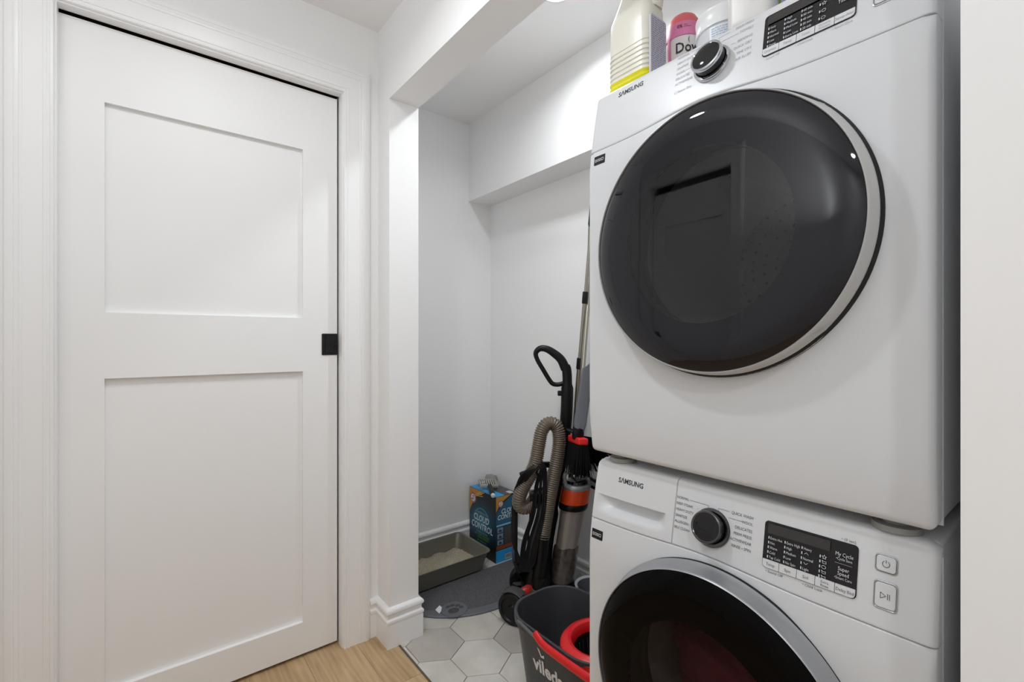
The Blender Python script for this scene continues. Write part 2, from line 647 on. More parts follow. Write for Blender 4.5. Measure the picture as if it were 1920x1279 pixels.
sweep(bm, [(XAL + 0.0145, YBK), (XR, YBK)], bprof, -1)
tag(obj('baseboard_back', bm, M_trim, None, angle=25), 'white moulded baseboard along the alcove back wall', 'baseboard', None, 'structure')
bm = bmesh.new()
sweep(bm, [(XW, YREAR + 0.02), (XW, DY0 - cr - CW - 0.001)], bprof, -1)
tag(obj('baseboard_hall', bm, M_trim, None, angle=25), 'white moulded baseboard left of the sliding door', 'baseboard', None, 'structure')

# ---- recessed ceiling lights
em = bpy.data.materials.new('lamp_lens')
em.use_nodes = True
nt = em.node_tree
b = nt.nodes['Principled BSDF']
b.inputs['Base Color'].default_value = (0.9, 0.9, 0.9, 1)
b.inputs['Emission Color'].default_value = (0.97, 0.985, 1, 1)
b.inputs['Emission Strength'].default_value = 12
for lx, ly, pw, where in LIGHTS:
    t = thing('recessed_light', 'round white recessed light in the ' + where, 'ceiling light', (lx, ly, CEIL))
    fn = lambda r, a, h: (lx + r * math.cos(a), ly + r * math.sin(a), CEIL - h)
    bm = bmesh.new()
    lathe(bm, [(0.052, 0.002), (0.053, 0.007), (0.060, 0.006), (0.066, 0.0)], fn, 40)
    obj('trim_ring', bm, M_whiteplastic, t)
    bm = bmesh.new()
    lathe(bm, [(0.0525, 0.004), (0.03, 0.0045), (0.002, 0.005)], fn, 32, False, True)
    obj('lens', bm, em, t)


# ================================================================== WASHER AND DRYER
MX0, MX1, MY = -0.765, -0.141, 0.835
MCX = (MX0 + MX1) / 2


def off_top(z, zl):        # the control panel leans back, the lower edge tucks in
    s = 0.0
    if z > 0.645:
        s += 0.034 * ((z - 0.645) / 0.20) ** 1.25
    if zl < 0.12:
        s += 0.012 * ((0.12 - zl) / 0.12) ** 2
    return s


def machine(kind, zb, zr, zseam, top, cz):
    """zb: lower edge of the front; zr: reference height of the panel features; cz: centre of the door"""
    dry = kind == 'dryer'
    t = thing(kind, 'white front loading dryer with dark round door, stacked on top of the washer' if dry else
              'white front loading washer with a detergent drawer, standing under the dryer', kind, (MCX, MY + 0.3, 0.8455 if dry else 0.0))

    def yf(z):
        return MY + off_top(z - zr, z - zb)

    def P(x, z, out=0.0):   # point on the front
        return (x, yf(z) - out, z)

    def seam(x):
        u = (x - (MCX - 0.03)) / 0.12
        s = zseam + (0.017 if dry else 0.009) * math.exp(-u * u)
        return s

    R = 0.011

    def rnd(d, r=R):
        if d >= r:
            return 0.0
        d = max(d, 0.0)
        return r - math.sqrt(max(r * r - (r - d) ** 2, 0))

    # ---- cabinet
    bm = bmesh.new()
    box(bm, MX0 + 0.004, MX1 - 0.004, MY + 0.046, MY + 0.60, zb, top - 0.012, 0.006)
    box(bm, MX0 + 0.003, MX1 - 0.003, MY + 0.052, MY + 0.60, top - 0.016, top - 0.001, 0.005)
    # opening of the drum
    cab = obj('cabinet', bm, M_white, t)
    cut = bmesh.new()
    fn = lambda r, a, h: (MCX + r * math.cos(a), h, cz + r * math.sin(a))
    lathe(cut, [(0.185, MY - 0.1), (0.185, MY + 0.50)], fn, 48, True, True)
    bmesh.ops.recalc_face_normals(cut, faces=cut.faces)
    cme = bpy.data.meshes.new('cut')
    cut.to_mesh(cme)
    cut.free()
    co = bpy.data.objects.new('cut', cme)
    C.objects.link(co)
    md = cab.modifiers.new('opening', 'BOOLEAN')
    md.object = co
    md.operation = 'DIFFERENCE'
    md.solver = 'EXACT'
    dg = bpy.context.evaluated_depsgraph_get()
    nm = bpy.data.meshes.new_from_object(cab.evaluated_get(dg))
    cab.modifiers.clear()
    cab.data = nm
    bpy.data.objects.remove(co)
    # side press lines
    bm = bmesh.new()
    box(bm, MX1 - 0.0045, MX1 + 0.0012, MY + 0.0425, MY + 0.0465, zb + 0.004, top - 0.02)
    obj('edge_bead', bm, M_whiteplastic, t)

    # ---- drum
    bm = bmesh.new()
    lathe(bm, [(0.186, MY + 0.03), (0.190, MY + 0.06), (0.235, MY + 0.075), (0.235, MY + 0.46), (0.22, MY + 0.475), (0.08, MY + 0.48), (0.0, MY + 0.47)], fn, 48)
    drum = obj('drum', bm, mat('drum_steel' if dry else 'washer_drum_steel', (170, 170, 172) if dry else (58, 56, 56), 0.35, 0.8), t)
    for k in range(3):
        a = 2 * PI * k / 3 + 0.5
        bm = bmesh.new()
        pts = [(MCX + 0.215 * math.cos(a), y, cz + 0.215 * math.sin(a)) for y in (MY + 0.09, MY + 0.14, MY + 0.40, MY + 0.45)]
        tube(bm, pts, [0.012, 0.026, 0.026, 0.012], 10)
        obj('drum_lifter', bm, mat('lifter_plastic', (165, 166, 168), 0.4), drum)
    bm = bmesh.new()
    for rr in (0.05, 0.08, 0.11, 0.14, 0.17, 0.20):
        n = int(rr * 260)
        for k in range(n):
            a = 2 * PI * (k + 0.5 * (int(rr * 100) % 2)) / n
            c = (MCX + rr * math.cos(a), cz + rr * math.sin(a))
            flat(bm, circ(c[0], c[1], 0.0045, 8), lambda x, z: (x, MY + 0.4655, z))
    tag(obj('drum_perforation', bm, M_rubber, drum, smooth=False), kind='stuff')
    bm = bmesh.new()
    lathe(bm, [(0.1855, MY + 0.015), (0.176, MY + 0.02), (0.170, MY + 0.03), (0.176, MY + 0.045), (0.186, MY + 0.05)], fn, 48)
    obj('door_gasket', bm, mat('gasket_rubber', (70, 70, 72), 0.6), t)

    # ---- lower front with a round opening
    NS = 44
    outl = []
    def edge(p, q, n):
        for k in range(n):
            outl.append((p[0] + (q[0] - p[0]) * k / n, p[1] + (q[1] - p[1]) * k / n))
    rc = 0.016
    z0 = zb
    # bottom right corner, right side, top seam, left side, bottom left corner
    for k in range(7):
        a = -PI / 2 + PI / 2 * k / 6
        outl.append((MX1 - rc + rc * math.cos(a), z0 + rc + rc * math.sin(a)))
    edge((MX1, z0 + rc + 0.02), (MX1, seam(MX1) - 0.001), 24)
    for k in range(NS + 1):
        x = MX1 + (MX0 - MX1) * k / NS
        outl.append((x, seam(x) - 0.0008))
    edge((MX0, seam(MX0) - 0.02), (MX0, z0 + rc + 0.02), 24)
    for k in range(7):
        a = PI + PI / 2 * k / 6
        outl.append((MX0 + rc + rc * math.cos(a), z0 + rc + rc * math.sin(a)))
    edge((MX0 + rc + 0.015, z0), (MX1 - rc, z0), 24)
    cx = MCX
    RI = 0.205
    rings = []

    def fy(x, z, d_in):
        s = yf(z)
        s += rnd(min(x - MX0, MX1 - x))
        s += rnd(z - zb)
        s += rnd(seam(x) - z, 0.0025)
        return s
    ts = [0, 0.02, 0.15, 0.3, 0.45, 0.6, 0.72, 0.82, 0.88, 0.92, 0.945, 0.96, 0.97, 0.978, 0.985, 0.991, 0.996, 1.0]
    ring0 = []
    for x, z in outl:
        a = math.atan2(z - cz, x - cx)
        ring0.append((cx + RI * math.cos(a), MY + 0.05, cz + RI * math.sin(a)))
    rings.append(ring0)
    for s in ts:
        r_ = []
        for x, z in outl:
            a = math.atan2(z - cz, x - cx)
            px, pz_ = cx + RI * math.cos(a), cz + RI * math.sin(a)
            X, Z = px + (x - px) * s, pz_ + (z - pz_) * s
            r_.append((X, fy(X, Z, 0), Z))
        rings.append(r_)
    rings.append([(x, MY + 0.042, z) for x, z in outl])
    bm = bmesh.new()
    loft(bm, rings, False, False)
    fp = obj('front_panel', bm, M_white, t, angle=50)

    # ---- control panel (and the drawer at its left on the washer)
    def panel(name, xa, xb, recess=None, left=True, right=True):
        nx = max(8, int((xb - xa) / 0.0045))
        xs = sorted(set([xa + (xb - xa) * k / nx for k in range(nx + 1)] + ([xa + R * q for q in (0.03, 0.1, 0.25, 0.5)] if left else [xa + 0.0008]) +
                        ([xb - R * q for q in (0.03, 0.1, 0.25, 0.5)] if right else [xb - 0.0008])))
        tz = [0, 0.004, 0.012, 0.03] + [0.06 + 0.82 * k / 22 for k in range(23)] + [0.90, 0.92, 0.94, 0.955, 0.97, 0.982, 0.992, 1.0]
        if recess:
            tz = sorted(tz + [recess[3] + e for e in (-0.0006, 0.0006)])
        bm = bmesh.new()
        grid = []
        for q in tz:
            row = []
            for x in xs:
                zs = seam(x) + 0.0008
                z = zs + (top - zs) * q
                # rounded outer corners of the outline
                xx = x
                zl = z
                y = yf(z) + rnd(z - zs, 0.0025) + rnd(top - z)
                if left:
                    y += rnd(x - xa)
                    dc = max(0, xa + 0.018 - x) / 0.018
                    zl = z - 0.010 * dc ** 2 * max(0, (q - 0.6) / 0.4)
                else:
                    y += rnd(x - xa, 0.002)
                if right:
                    y += rnd(xb - x)
                    dc = max(0, x - (xb - 0.018)) / 0.018
                    zl = z - 0.010 * dc ** 2 * max(0, (q - 0.6) / 0.4)
                else:
                    y += rnd(xb - x, 0.002)
                if recess:
                    y += recess[4](x, q)
                row.append(bm.verts.new((xx, y, zl)))
            grid.append(row)
        for a, b_ in zip(grid[:-1], grid[1:]):
            for i in range(len(xs) - 1):
                bm.faces.new((a[i], a[i + 1], b_[i + 1], b_[i]))
        # turn the rim back to the cabinet
        def back(vs):
            nv = [bm.verts.new((v.co.x, MY + 0.0525, v.co.z)) for v in vs]
            for i in range(len(vs) - 1):
                bm.faces.new((vs[i], nv[i], nv[i + 1], vs[i + 1]))
        back(grid[0])
        back(grid[-1])
        back([g[0] for g in grid])
        back([g[-1] for g in grid])
        return obj(name, bm, M_white, t, angle=40)

    if dry:
        cp = panel('control_panel', MX0, MX1)
    else:
        XS = -0.5465
        # drawer pull: sharp upper lip, sloping floor
        def rec(x, q):
            qa, qb = 0.155, 0.425
            if q <= qa or q > qb:
                return 0.0
            u = min(1, max(0, (x + 0.748) / 0.045)) * min(1, max(0, (-0.566 - x) / 0.03))
            f = min(1, (q - qa) / 0.11)
            return 0.026 * min(u, 1) * f
        dw = panel('detergent_drawer', MX0, XS - 0.0006, (0, 0, 0, 0.425, rec), True, False)
        cp = panel('control_panel', XS + 0.0006, MX1, None, False, True)

    # ---- lettering on the front
    bl = bmesh.new()
    text(bl, 'S\u039bMSUNG', 0.0150, lambda u, v: P(-0.694 + u, zr + 0.8045 + v, 0.0006), bold=0.0003, sx=0.98)
    obj('brand_lettering', bl, M_ink, cp if dry else dw, smooth=False)

    lab = bmesh.new()
    fz = 0.0072
    if dry:
        left = [('NORMAL', 0.823), ('HEAVY DUTY', 0.8115), ('SANITIZE', 0.800), ('WOOL', 0.7885), ('DELICATES', 0.777), ('ACTIVEWEAR', 0.7655)]
        right = [('PERM PRESS', 0.8225), ('TOWELS', 0.811), ('BEDDING', 0.7945), ('QUICK DRY', 0.7825), ('TIME DRY', 0.770), ('AIR FLUFF', 0.758)]
    else:
        left = [('NORMAL', 0.8095), ('DEEP STEAM', 0.798), ('HEAVY DUTY', 0.7865), ('SANITIZE', 0.775), ('ALLERGEN', 0.7635), ('SELF CLEAN', 0.752)]
        right = [('QUICK WASH', 0.8095), ('WOOL', 0.7985), ('DELICATES', 0.7865), ('PERM PRESS', 0.7755), ('ACTIVEWEAR', 0.7645), ('RINSE \u2022 SPIN', 0.7535)]
    lines = bmesh.new()
    DXC, DZC = -0.466, zr + (0.7745 if dry else 0.7715)

    def ln(pts, wd=0.0006):
        for (xa, za), (xb, zb_) in zip(pts[:-1], pts[1:]):
            dx, dz = xb - xa, zb_ - za
            L = math.hypot(dx, dz)
            nx, nz = -dz / L * wd / 2, dx / L * wd / 2
            flat(lines, [(xa - nx, za - nz), (xb - nx, zb_ - nz), (xb + nx, zb_ + nz), (xa + nx, za + nz)], lambda x, z: P(x, z, 0.0006))
    for s, z in left:
        text(lab, s, fz, lambda u, v: P(-0.5435 + u, zr + z - 0.0025 + v, 0.0006), sx=0.88)
        xe = -0.5435 + len(s) * fz * 0.57 + 0.004
        zz = zr + z
        if abs(zz - DZC) < 0.034:
            xr = DXC - math.sqrt(0.039 ** 2 - (zz - DZC) ** 2) - 0.002
            if xr > xe:
                ln([(xe, zz), (xr, zz)])
        else:
            ln([(xe, zz), (DXC - 0.010, zz), (DXC - 0.010, zz - 0.006)] if zz > DZC else [(xe, zz), (DXC - 0.025, zz)])
    for s, z in right:
        text(lab, s, fz, lambda u, v: P(-0.391 + u, zr + z - 0.0025 + v, 0.0006), 'RIGHT', sx=0.88)
        xe = -0.391 - len(s) * fz * 0.57 - 0.003
        zz = zr + z
        if abs(zz - DZC) < 0.034:
            xl = DXC + math.sqrt(0.039 ** 2 - (zz - DZC) ** 2) + 0.002
            if xl < xe:
                ln([(xl, zz), (xe, zz)])
        else:
            ln([(DXC + 0.010, zz - 0.006), (DXC + 0.010, zz), (xe, zz)] if zz > DZC else [(DXC + 0.025, zz), (xe, zz)])
    if dry:
        text(lab, 'Sensor Dry', fz, lambda u, v: P(-0.5355 + u, zr + 0.745 + v, 0.0006), sx=0.9)
        for k in range(14):
            a = 2 * PI * k / 14
            a2 = 2 * PI * (k + 1) / 14
            ln([(-0.540 + 0.0026 * math.cos(a), zr + 0.7475 + 0.0026 * math.sin(a)), (-0.540 + 0.0026 * math.cos(a2), zr + 0.7475 + 0.0026 * math.sin(a2))], 0.0005)
    tag(obj('cycle_labels', lab, M_inkgrey if not dry else M_inkfaint, cp, smooth=False), kind='stuff')
    tag(obj('cycle_lines', lines, M_inkgrey if not dry else M_inkfaint, cp, smooth=False), kind='stuff')

    # ---- dial
    n_ = Vector((0, -1, 0.30)).normalized()
    e2 = Vector((0, 0.30, 1)).normalized()
    e1 = Vector((1, 0, 0))
    dc = Vector(P(DXC, DZC, 0.0))

    def DF(r, a, h):
        return tuple(dc + e1 * r * math.cos(a) + e2 * r * math.sin(a) + n_ * h)
    dial = None
    bm = bmesh.new()
    if dry:
        lathe(bm, [(0.036, -0.003), (0.036, 0.002), (0.0345, 0.0045), (0.031, 0.005), (0.029, 0.003)], DF, 48)
        rg = obj('dial_ring', bm, M_chrome, t)
        bm = bmesh.new()
        lathe(bm, [(0.029, 0.001), (0.029, 0.018), (0.0305, 0.019)], DF, 48)
        lathe(bm, [(0.0262, 0.0245), (0.020, 0.0262), (0.012, 0.0275), (0.005, 0.028), (0.0, 0.028)], DF, 48)
        dial = obj('dial', bm, M_blackgloss, t)
        bm = bmesh.new()
        lathe(bm, [(0.0305, 0.0185), (0.0312, 0.021), (0.0300, 0.0245), (0.0275, 0.0255), (0.0262, 0.0243)], DF, 48)
        obj('dial_bezel', bm, M_chrome, dial)
    else:
        lathe(bm, [(0.036, -0.003), (0.036, 0.003), (0.0345, 0.0055), (0.030, 0.006), (0.0285, 0.004)], DF, 48)
        rg = obj('dial_ring', bm, M_darkchrome, t)
        bm = bmesh.new()
        lathe(bm, [(0.0285, 0.001), (0.0285, 0.018), (0.0300, 0.019)], DF, 48)
        lathe(bm, [(0.0250, 0.0235), (0.020, 0.0240), (0.010, 0.0245), (0.0, 0.0245)], DF, 48)
        dial = obj('dial', bm, M_blackgloss, t)
        bm = bmesh.new()
        lathe(bm, [(0.0300, 0.0185), (0.0305, 0.0205), (0.0290, 0.0238), (0.0265, 0.0245), (0.0250, 0.0233)], DF, 48)
        obj('dial_bezel', bm, M_darkchrome, dial)

    # ---- display
    x0, x1 = -0.3705, -0.2335
    za, zc = zr + 0.7365, zr + 0.8135
    poly = rrect(x0, x1, za, zc, 0.006, 4)
    bm = bmesh.new()
    N = 14
    prism(bm, poly, lambda x, z: P(x, z, -0.004), lambda x, z: P(x, z, 0.0012))
    # subdivide the flat face so that it follows the panel
    ds = obj('display', bm, mat('display_black', (17, 17, 20), 0.10), t, angle=20)
    bm = bmesh.new()
    zsegs = [zr + 0.7945, zr + 0.800, zr + 0.806, zr + 0.8105]
    for q0, q1 in zip(zsegs[:-1], zsegs[1:]):
        flat(bm, [(x0 + 0.006, q0), (x0 + 0.100, q0), (x0 + 0.100, q1), (x0 + 0.006, q1)], lambda x, z: P(x, z, 0.0030))
    obj('readout_window', bm, M_dispgrey, ds, smooth=False)
    dt = bmesh.new()
    out = 0.0032
    tsz = 0.0060

    def dtx(s, x, z, size=tsz, al='LEFT', b=0.0):
        text(dt, s, size, lambda u, v: P(x + u, z + v, out), al, b, 0.80)
    if dry:
        cols = [(x0 + 0.008, ['Very', 'More', 'Normal', 'Less', 'Damp'], 0.7840), (x0 + 0.034, ['High', 'Medium', 'Med Low', 'Low', 'Extra Low'], 0.7865),
                (x0 + 0.060, ['60 min', '50 min', '40 min', '30 min', '20 min'], 0.7865)]
        step = 0.0082
    else:
        cols = [(x0 + 0.008, ['Extra Hot', 'Hot', 'Warm', 'Cold', 'Tap Cold'], 0.7855), (x0 + 0.034, ['Extra High', 'High', 'Medium', 'Low', 'No Spin'], 0.7855),
                (x0 + 0.060, ['Heavy', '^', 'Normal', 'v', 'Light'], 0.7855)]
        step = 0.0078
    for xc, names, zz in cols:
        for k, s in enumerate(names):
            z = zr + zz - k * step
            flat(dt, [(xc, z), (xc + 0.0017, z), (xc + 0.0017, z + 0.0040), (xc, z + 0.0040)], lambda x, zq: P(x, zq, out))
            if s in '^v':
                d_ = 1 if s == '^' else -1
                zm = z + 0.0025
                for sg in (-1, 1):
                    flat(dt, [(xc + 0.0075, zm + d_ * 0.0016), (xc + 0.0075 + sg * 0.003, zm - d_ * 0.001), (xc + 0.0075 + sg * 0.003, zm - d_ * 0.0018), (xc + 0.0075, zm + d_ * 0.0008)], lambda x, zq: P(x, zq, out))
            else:
                dtx(s, xc + 0.0030, z - 0.0002)
    # symbols column
    xc = x0 + 0.0865
    nsym = 3 if dry else 5
    for k in range(nsym):
        z = zr + 0.7815 - k * (0.0125 if dry else 0.0075)
        flat(dt, [(xc, z), (xc + 0.0017, z), (xc + 0.0017, z + 0.0040), (xc, z + 0.0040)], lambda x, zq: P(x, zq, out))
        cxs, czs = xc + 0.0065, z + 0.002
        if k == 0:   # star outline
            po = [(cxs + (0.0034 if i % 2 == 0 else 0.0015) * math.sin(PI * i / 5), czs + (0.0034 if i % 2 == 0 else 0.0015) * math.cos(PI * i / 5)) for i in range(10)]
        elif k == 2 or dry:
            po = circ(cxs, czs, 0.0030, 10, 0.0024)
        else:
            po = [(cxs - 0.003, czs + 0.0024), (cxs - 0.0015, czs - 0.002), (cxs + 0.003, czs - 0.002), (cxs + 0.003, czs + 0.0015), (cxs, czs + 0.0006)]
        for a_, b_ in zip(po, po[1:] + po[:1]):
            dx, dz = b_[0] - a_[0], b_[1] - a_[1]
            L = math.hypot(dx, dz) or 1
            nx, nz = -dz / L * 0.0003, dx / L * 0.0003
            flat(dt, [(a_[0] - nx, a_[1] - nz), (b_[0] - nx, b_[1] - nz), (b_[0] + nx, b_[1] + nz), (a_[0] + nx, a_[1] + nz)], lambda x, zq: P(x, zq, out))
    xr = x0 + 0.1195
    if dry:
        dtx('Adjust', xr, zr + 0.7775, 0.0085, 'CENTER')
        dtx('Time', xr, zr + 0.7690, 0.0085, 'CENTER')
    else:
        dtx('My Cycle', xr, zr + 0.7925, 0.0080, 'CENTER')
        dtx('\u2022Cycle Save', xr, zr + 0.7865, 0.0058, 'CENTER')
        flat(dt, [(xr - 0.012, zr + 0.7815), (xr + 0.011, zr + 0.7815), (xr + 0.011, zr + 0.7818), (xr - 0.012, zr + 0.7818)], lambda x, zq: P(x, zq, out))
        dtx('Super', xr, zr + 0.7715, 0.0080, 'CENTER')
        dtx('Speed', xr, zr + 0.7645, 0.0080, 'CENTER')
        dtx('\u2022Smart Care', xr, zr + 0.7585, 0.0058, 'CENTER')
    tag(obj('display_lettering', dt, M_inkwhite, ds, smooth=False), kind='stuff')
    # touch keys along the lower edge
    names = ['Dryness', 'Temp', 'Time', 'Wrinkle\nPrevent', 'Damp Alert'] if dry else ['Temp', 'Spin', 'Soil', 'Extra\nRinse', 'Delay End']
    kw = (x1 - x0 - 0.0016) / 5
    keys_t = bmesh.new()
    for k, s in enumerate(names):
        xa = x0 + 0.0008 + k * kw + 0.0004
        xb = xa + kw - 0.0009
        zk0, zk1 = za + 0.0012, za + 0.0142
        po = [(xa, zk0), (xb, zk0), (xb, zk1), (xa, zk1)]
        if k == 0:
            po = [(xa, zk0 + 0.005), (xa + 0.0015, zk0 + 0.0015), (xa + 0.005, zk0), (xb, zk0), (xb, zk1), (xa, zk1)]
        if k == 4:
            po = [(xa, zk0), (xb - 0.005, zk0), (xb - 0.0015, zk0 + 0.0015), (xb, zk0 + 0.005), (xb, zk1), (xa, zk1)]
        bm = bmesh.new()
        prism(bm, po, lambda x, z: P(x, z, 0.0005), lambda x, z: P(x, z, 0.0030))
        obj('touch_key', bm, M_whiteplastic, ds, smooth=False)
        rows_ = s.split('\n')
        for q, l_ in enumerate(rows_):
            zt = (zk0 + zk1) / 2 - 0.0022 + (0.0028 if len(rows_) == 2 and q == 0 else (-0.0026 if len(rows_) == 2 else 0))
            text(keys_t, l_, 0.0066 if len(rows_) == 1 else 0.0056, lambda u, v: P((xa + xb) / 2 + u, zt + v, 0.0034), 'CENTER', 0, 0.9)
    tag(obj('key_lettering', keys_t, M_inkgrey if not dry else M_inkfaint, ds, smooth=False), kind='stuff')
    bm = bmesh.new()
    if dry:
        text(bm, '\u2022 Sound Off', 0.0052, lambda u, v: P(x0 + 0.004 + u, za - 0.0068 + v, 0.0006))
        text(bm, '\u2022 Child Lock', 0.0052, lambda u, v: P(x0 + 0.066 + u, za - 0.0068 + v, 0.0006), 'CENTER')
        text(bm, '\u2022 Smart Care', 0.0052, lambda u, v: P(x1 - 0.004 + u, za - 0.0068 + v, 0.0006), 'RIGHT')
    else:
        text(bm, '\u2022 Sound Off', 0.0058, lambda u, v: P(x0 + 0.006 + u, za - 0.0068 + v, 0.0006))
        text(bm, '\u2022 Child Lock', 0.0058, lambda u, v: P(x0 + 0.078 + u, za - 0.0068 + v, 0.0006), 'CENTER')
        text(bm, '\u2022 (3 sec)', 0.0058, lambda u, v: P(x1 - 0.004 + u, zc + 0.0022 + v, 0.0006), 'RIGHT')
    tag(obj('hint_lettering', bm, M_inkgrey if not dry else M_inkfaint, cp, smooth=False), kind='stuff')

    # ---- push buttons
    for nm_, xa, xb, zq0, zq1 in (('power_button', -0.213, -0.186, 0.7875, 0.8125), ('start_button', -0.213, -0.1845, 0.7365, 0.7760)):
        po = rrect(xa, xb, zr + zq0, zr + zq1, 0.005, 4)
        cxm, czm = (xa + xb) / 2, zr + (zq0 + zq1) / 2
        sc_ = lambda f: [(cxm + (x - cxm) * f, czm + (z - czm) * f) for x, z in po]
        bm = bmesh.new()
        loft(bm, [[P(x, z, -0.003) for x, z in po], [P(x, z, 0.0012) for x, z in po], [P(x, z, 0.0016) for x, z in sc_(0.94)], [P(x, z, 0.0004) for x, z in sc_(0.88)]], True, True)
        bt = obj(nm_, bm, mat('button_rim', (176, 178, 181), 0.25, 0.5), t, angle=20)
        bm = bmesh.new()
        loft(bm, [[P(x, z, 0.0) for x, z in sc_(0.85)], [P(x, z, 0.0016) for x, z in sc_(0.85)], [P(x, z, 0.0020) for x, z in sc_(0.81)]])
        obj('button_cap', bm, M_whiteplastic, bt, angle=20)
        bm = bmesh.new()

        def seg2(p, q, wd=0.0008):
            dx, dz = q[0] - p[0], q[1] - p[1]
            L = math.hypot(dx, dz)
            nx, nz = -dz / L * wd / 2, dx / L * wd / 2
            flat(bm, [(p[0] - nx, p[1] - nz), (q[0] - nx, q[1] - nz), (q[0] + nx, q[1] + nz), (p[0] + nx, p[1] + nz)], lambda x, z: P(x, z, 0.0024))
        if nm_ == 'power_button':
            rr = 0.0043
            for k in range(14):
                a0_ = PI / 2 + 0.5 + (2 * PI - 1.0) * k / 14
                a1_ = PI / 2 + 0.5 + (2 * PI - 1.0) * (k + 1) / 14
                seg2((cxm + rr * math.cos(a0_), czm + rr * math.sin(a0_)), (cxm + rr * math.cos(a1_), czm + rr * math.sin(a1_)))
            seg2((cxm, czm + 0.0015), (cxm, czm + 0.0055))
        else:
            A, B, D = (cxm - 0.0055, czm + 0.0042), (cxm - 0.0055, czm - 0.0042), (cxm + 0.0008, czm)
            seg2(A, B), seg2(B, D), seg2(D, A)
            seg2((cxm + 0.0028, czm - 0.0042), (cxm + 0.0028, czm + 0.0042))
            seg2((cxm + 0.0052, czm - 0.0042), (cxm + 0.0052, czm + 0.0042))
        tag(obj('button_symbol', bm, M_inkgrey, bt, smooth=False), kind='stuff')

    # ---- small sticker under the seam
    bm = bmesh.new()
    sx0, sz0 = (-0.746, 1.5395) if dry else (-0.754, 0.6645)
    prism(bm, rrect(sx0, sx0 + 0.032, sz0, sz0 + 0.021, 0.001, 2), lambda x, z: P(x, z, 0.0), lambda x, z: P(x, z, 0.0008))
    stk = obj('sticker', bm, M_black, t, smooth=False)
    bm = bmesh.new()
    for xa, xb, zq0, zq1 in ((0.003, 0.0075, 0.007, 0.0135), (0.009, 0.0145, 0.0075, 0.0135), (0.0155, 0.020, 0.0075, 0.0135), (0.0215, 0.028, 0.007, 0.014)):
        for ring in (0, 1):
            i = 0.0012 * ring
            if ring == 0:
                for q in ((xa, xb, zq0, zq0 + 0.0012), (xa, xb, zq1 - 0.0012, zq1), (xa, xa + 0.0012, zq0, zq1), (xb - 0.0012, xb, zq0, zq1)):
                    flat(bm, [(sx0 + q[0], sz0 + q[2]), (sx0 + q[1], sz0 + q[2]), (sx0 + q[1], sz0 + q[3]), (sx0 + q[0], sz0 + q[3])], lambda x, z: P(x, z, 0.0012))
    tag(obj('sticker_marks', bm, M_inkwhite, stk, smooth=False), kind='stuff')

    # ---- door: ring, bezel and window
    RG = 0.2455
    YG = MY - 0.037                   # rim of the glass

    def DN(r, a, h):
        return (MCX + r * math.cos(a), h, cz + r * math.sin(a))

    def dome(r):
        u = r / RG
        return YG - 0.0095 - 0.0025 * (1 - u * u) + 0.0115 * max(0, (u - 0.80) / 0.20) ** 2.4
    RWN = 0.158
    bm = bmesh.new()
    rs = [RWN + (RG - RWN) * (k / 18) ** 0.8 for k in range(19)]
    lathe(bm, [(RWN, dome(RWN) + 0.008)] + [(r, dome(r)) for r in rs] + [(RG, YG + 0.010), (RG - 0.01, YG + 0.022)], DN, 128)
    dr = obj('door', bm, M_bezel if dry else M_bezel2, t, angle=60)
    dr['label'] = 'round dark glass door'
    bm = bmesh.new()
    rs = [0.0001 + (RWN - 0.0001) * k / 16 for k in range(17)]
    lathe(bm, [(r, dome(r)) for r in rs], DN, 96)
    obj('window_glass', bm, G_dryer if dry else G_washer, dr, angle=60)
    # inner bowl of the door
    bm = bmesh.new()
    lathe(bm, [(0.158, MY - 0.045), (0.162, MY - 0.01), (0.170, MY + 0.012), (0.185, MY + 0.012), (0.235, MY - 0.010)], DN, 64)
    obj('door_lining', bm, mat('lining_grey', (88, 88, 92), 0.4), dr)
    # rim with a finger hollow along the opening side
    bm = bmesh.new()
    NA = 160
    rings = []
    for k in range(NA):
        a = 2 * PI * k / NA
        d = (math.degrees(a) + 180) % 360 - 180
        # 1 inside the handle stretch, 0 outside
        hfac = 1.0
        if dry:
            e = abs(d - 1) - 44
            hfac = 1.0 if e < -3 else (0.0 if e > 3 else 0.5 - e / 6)
        base = [(RG + 0.0002, YG + 0.002), (RG + 0.0012, YG - 0.0005), (RG + 0.003, YG + 0.001), (RG + 0.0040, YG + 0.005)]
        if dry:
            a1 = [(RG + 0.0070, YG + 0.018), (RG + 0.0082, YG + 0.022), (RG + 0.0092, YG + 0.0265), (RG + 0.0085, YG + 0.0285)]
            a0_ = [(RG + 0.0052, YG + 0.010), (RG + 0.0020, YG + 0.013), (RG + 0.0080, YG + 0.0290), (RG + 0.0125, YG + 0.0335)]
        else:
            a1 = a0_ = [(RG + 0.0050, YG + 0.010), (RG + 0.0065, YG + 0.018), (RG + 0.0090, YG + 0.027), (RG + 0.0130, YG + 0.0335)]
        prof = base + [(p[0] * hfac + q[0] * (1 - hfac), p[1] * hfac + q[1] * (1 - hfac)) for p, q in zip(a1, a0_)]
        rings.append([DN(r, a, h) for r, h in prof])
    rings.append(rings[0])
    loft(bm, rings, False, False, closed=False)
    bmesh.ops.remove_doubles(bm, verts=bm.verts, dist=1e-6)
    rim = obj('door_rim', bm, M_ringw if dry else M_silver, dr, angle=50)
    rim['label'] = 'silver grey rim'
    bm = bmesh.new()
    lathe(bm, [(RG - 0.008, MY - 0.012), (RG + 0.0095, MY - 0.0085), (RG + 0.0125, MY - 0.003), (RG + 0.0128, MY + 0.004)], DN, 128)
    obj('door_seal', bm, M_rubber, dr)

    # ---- feet
    zf0 = 0.8455 if dry else 0.0
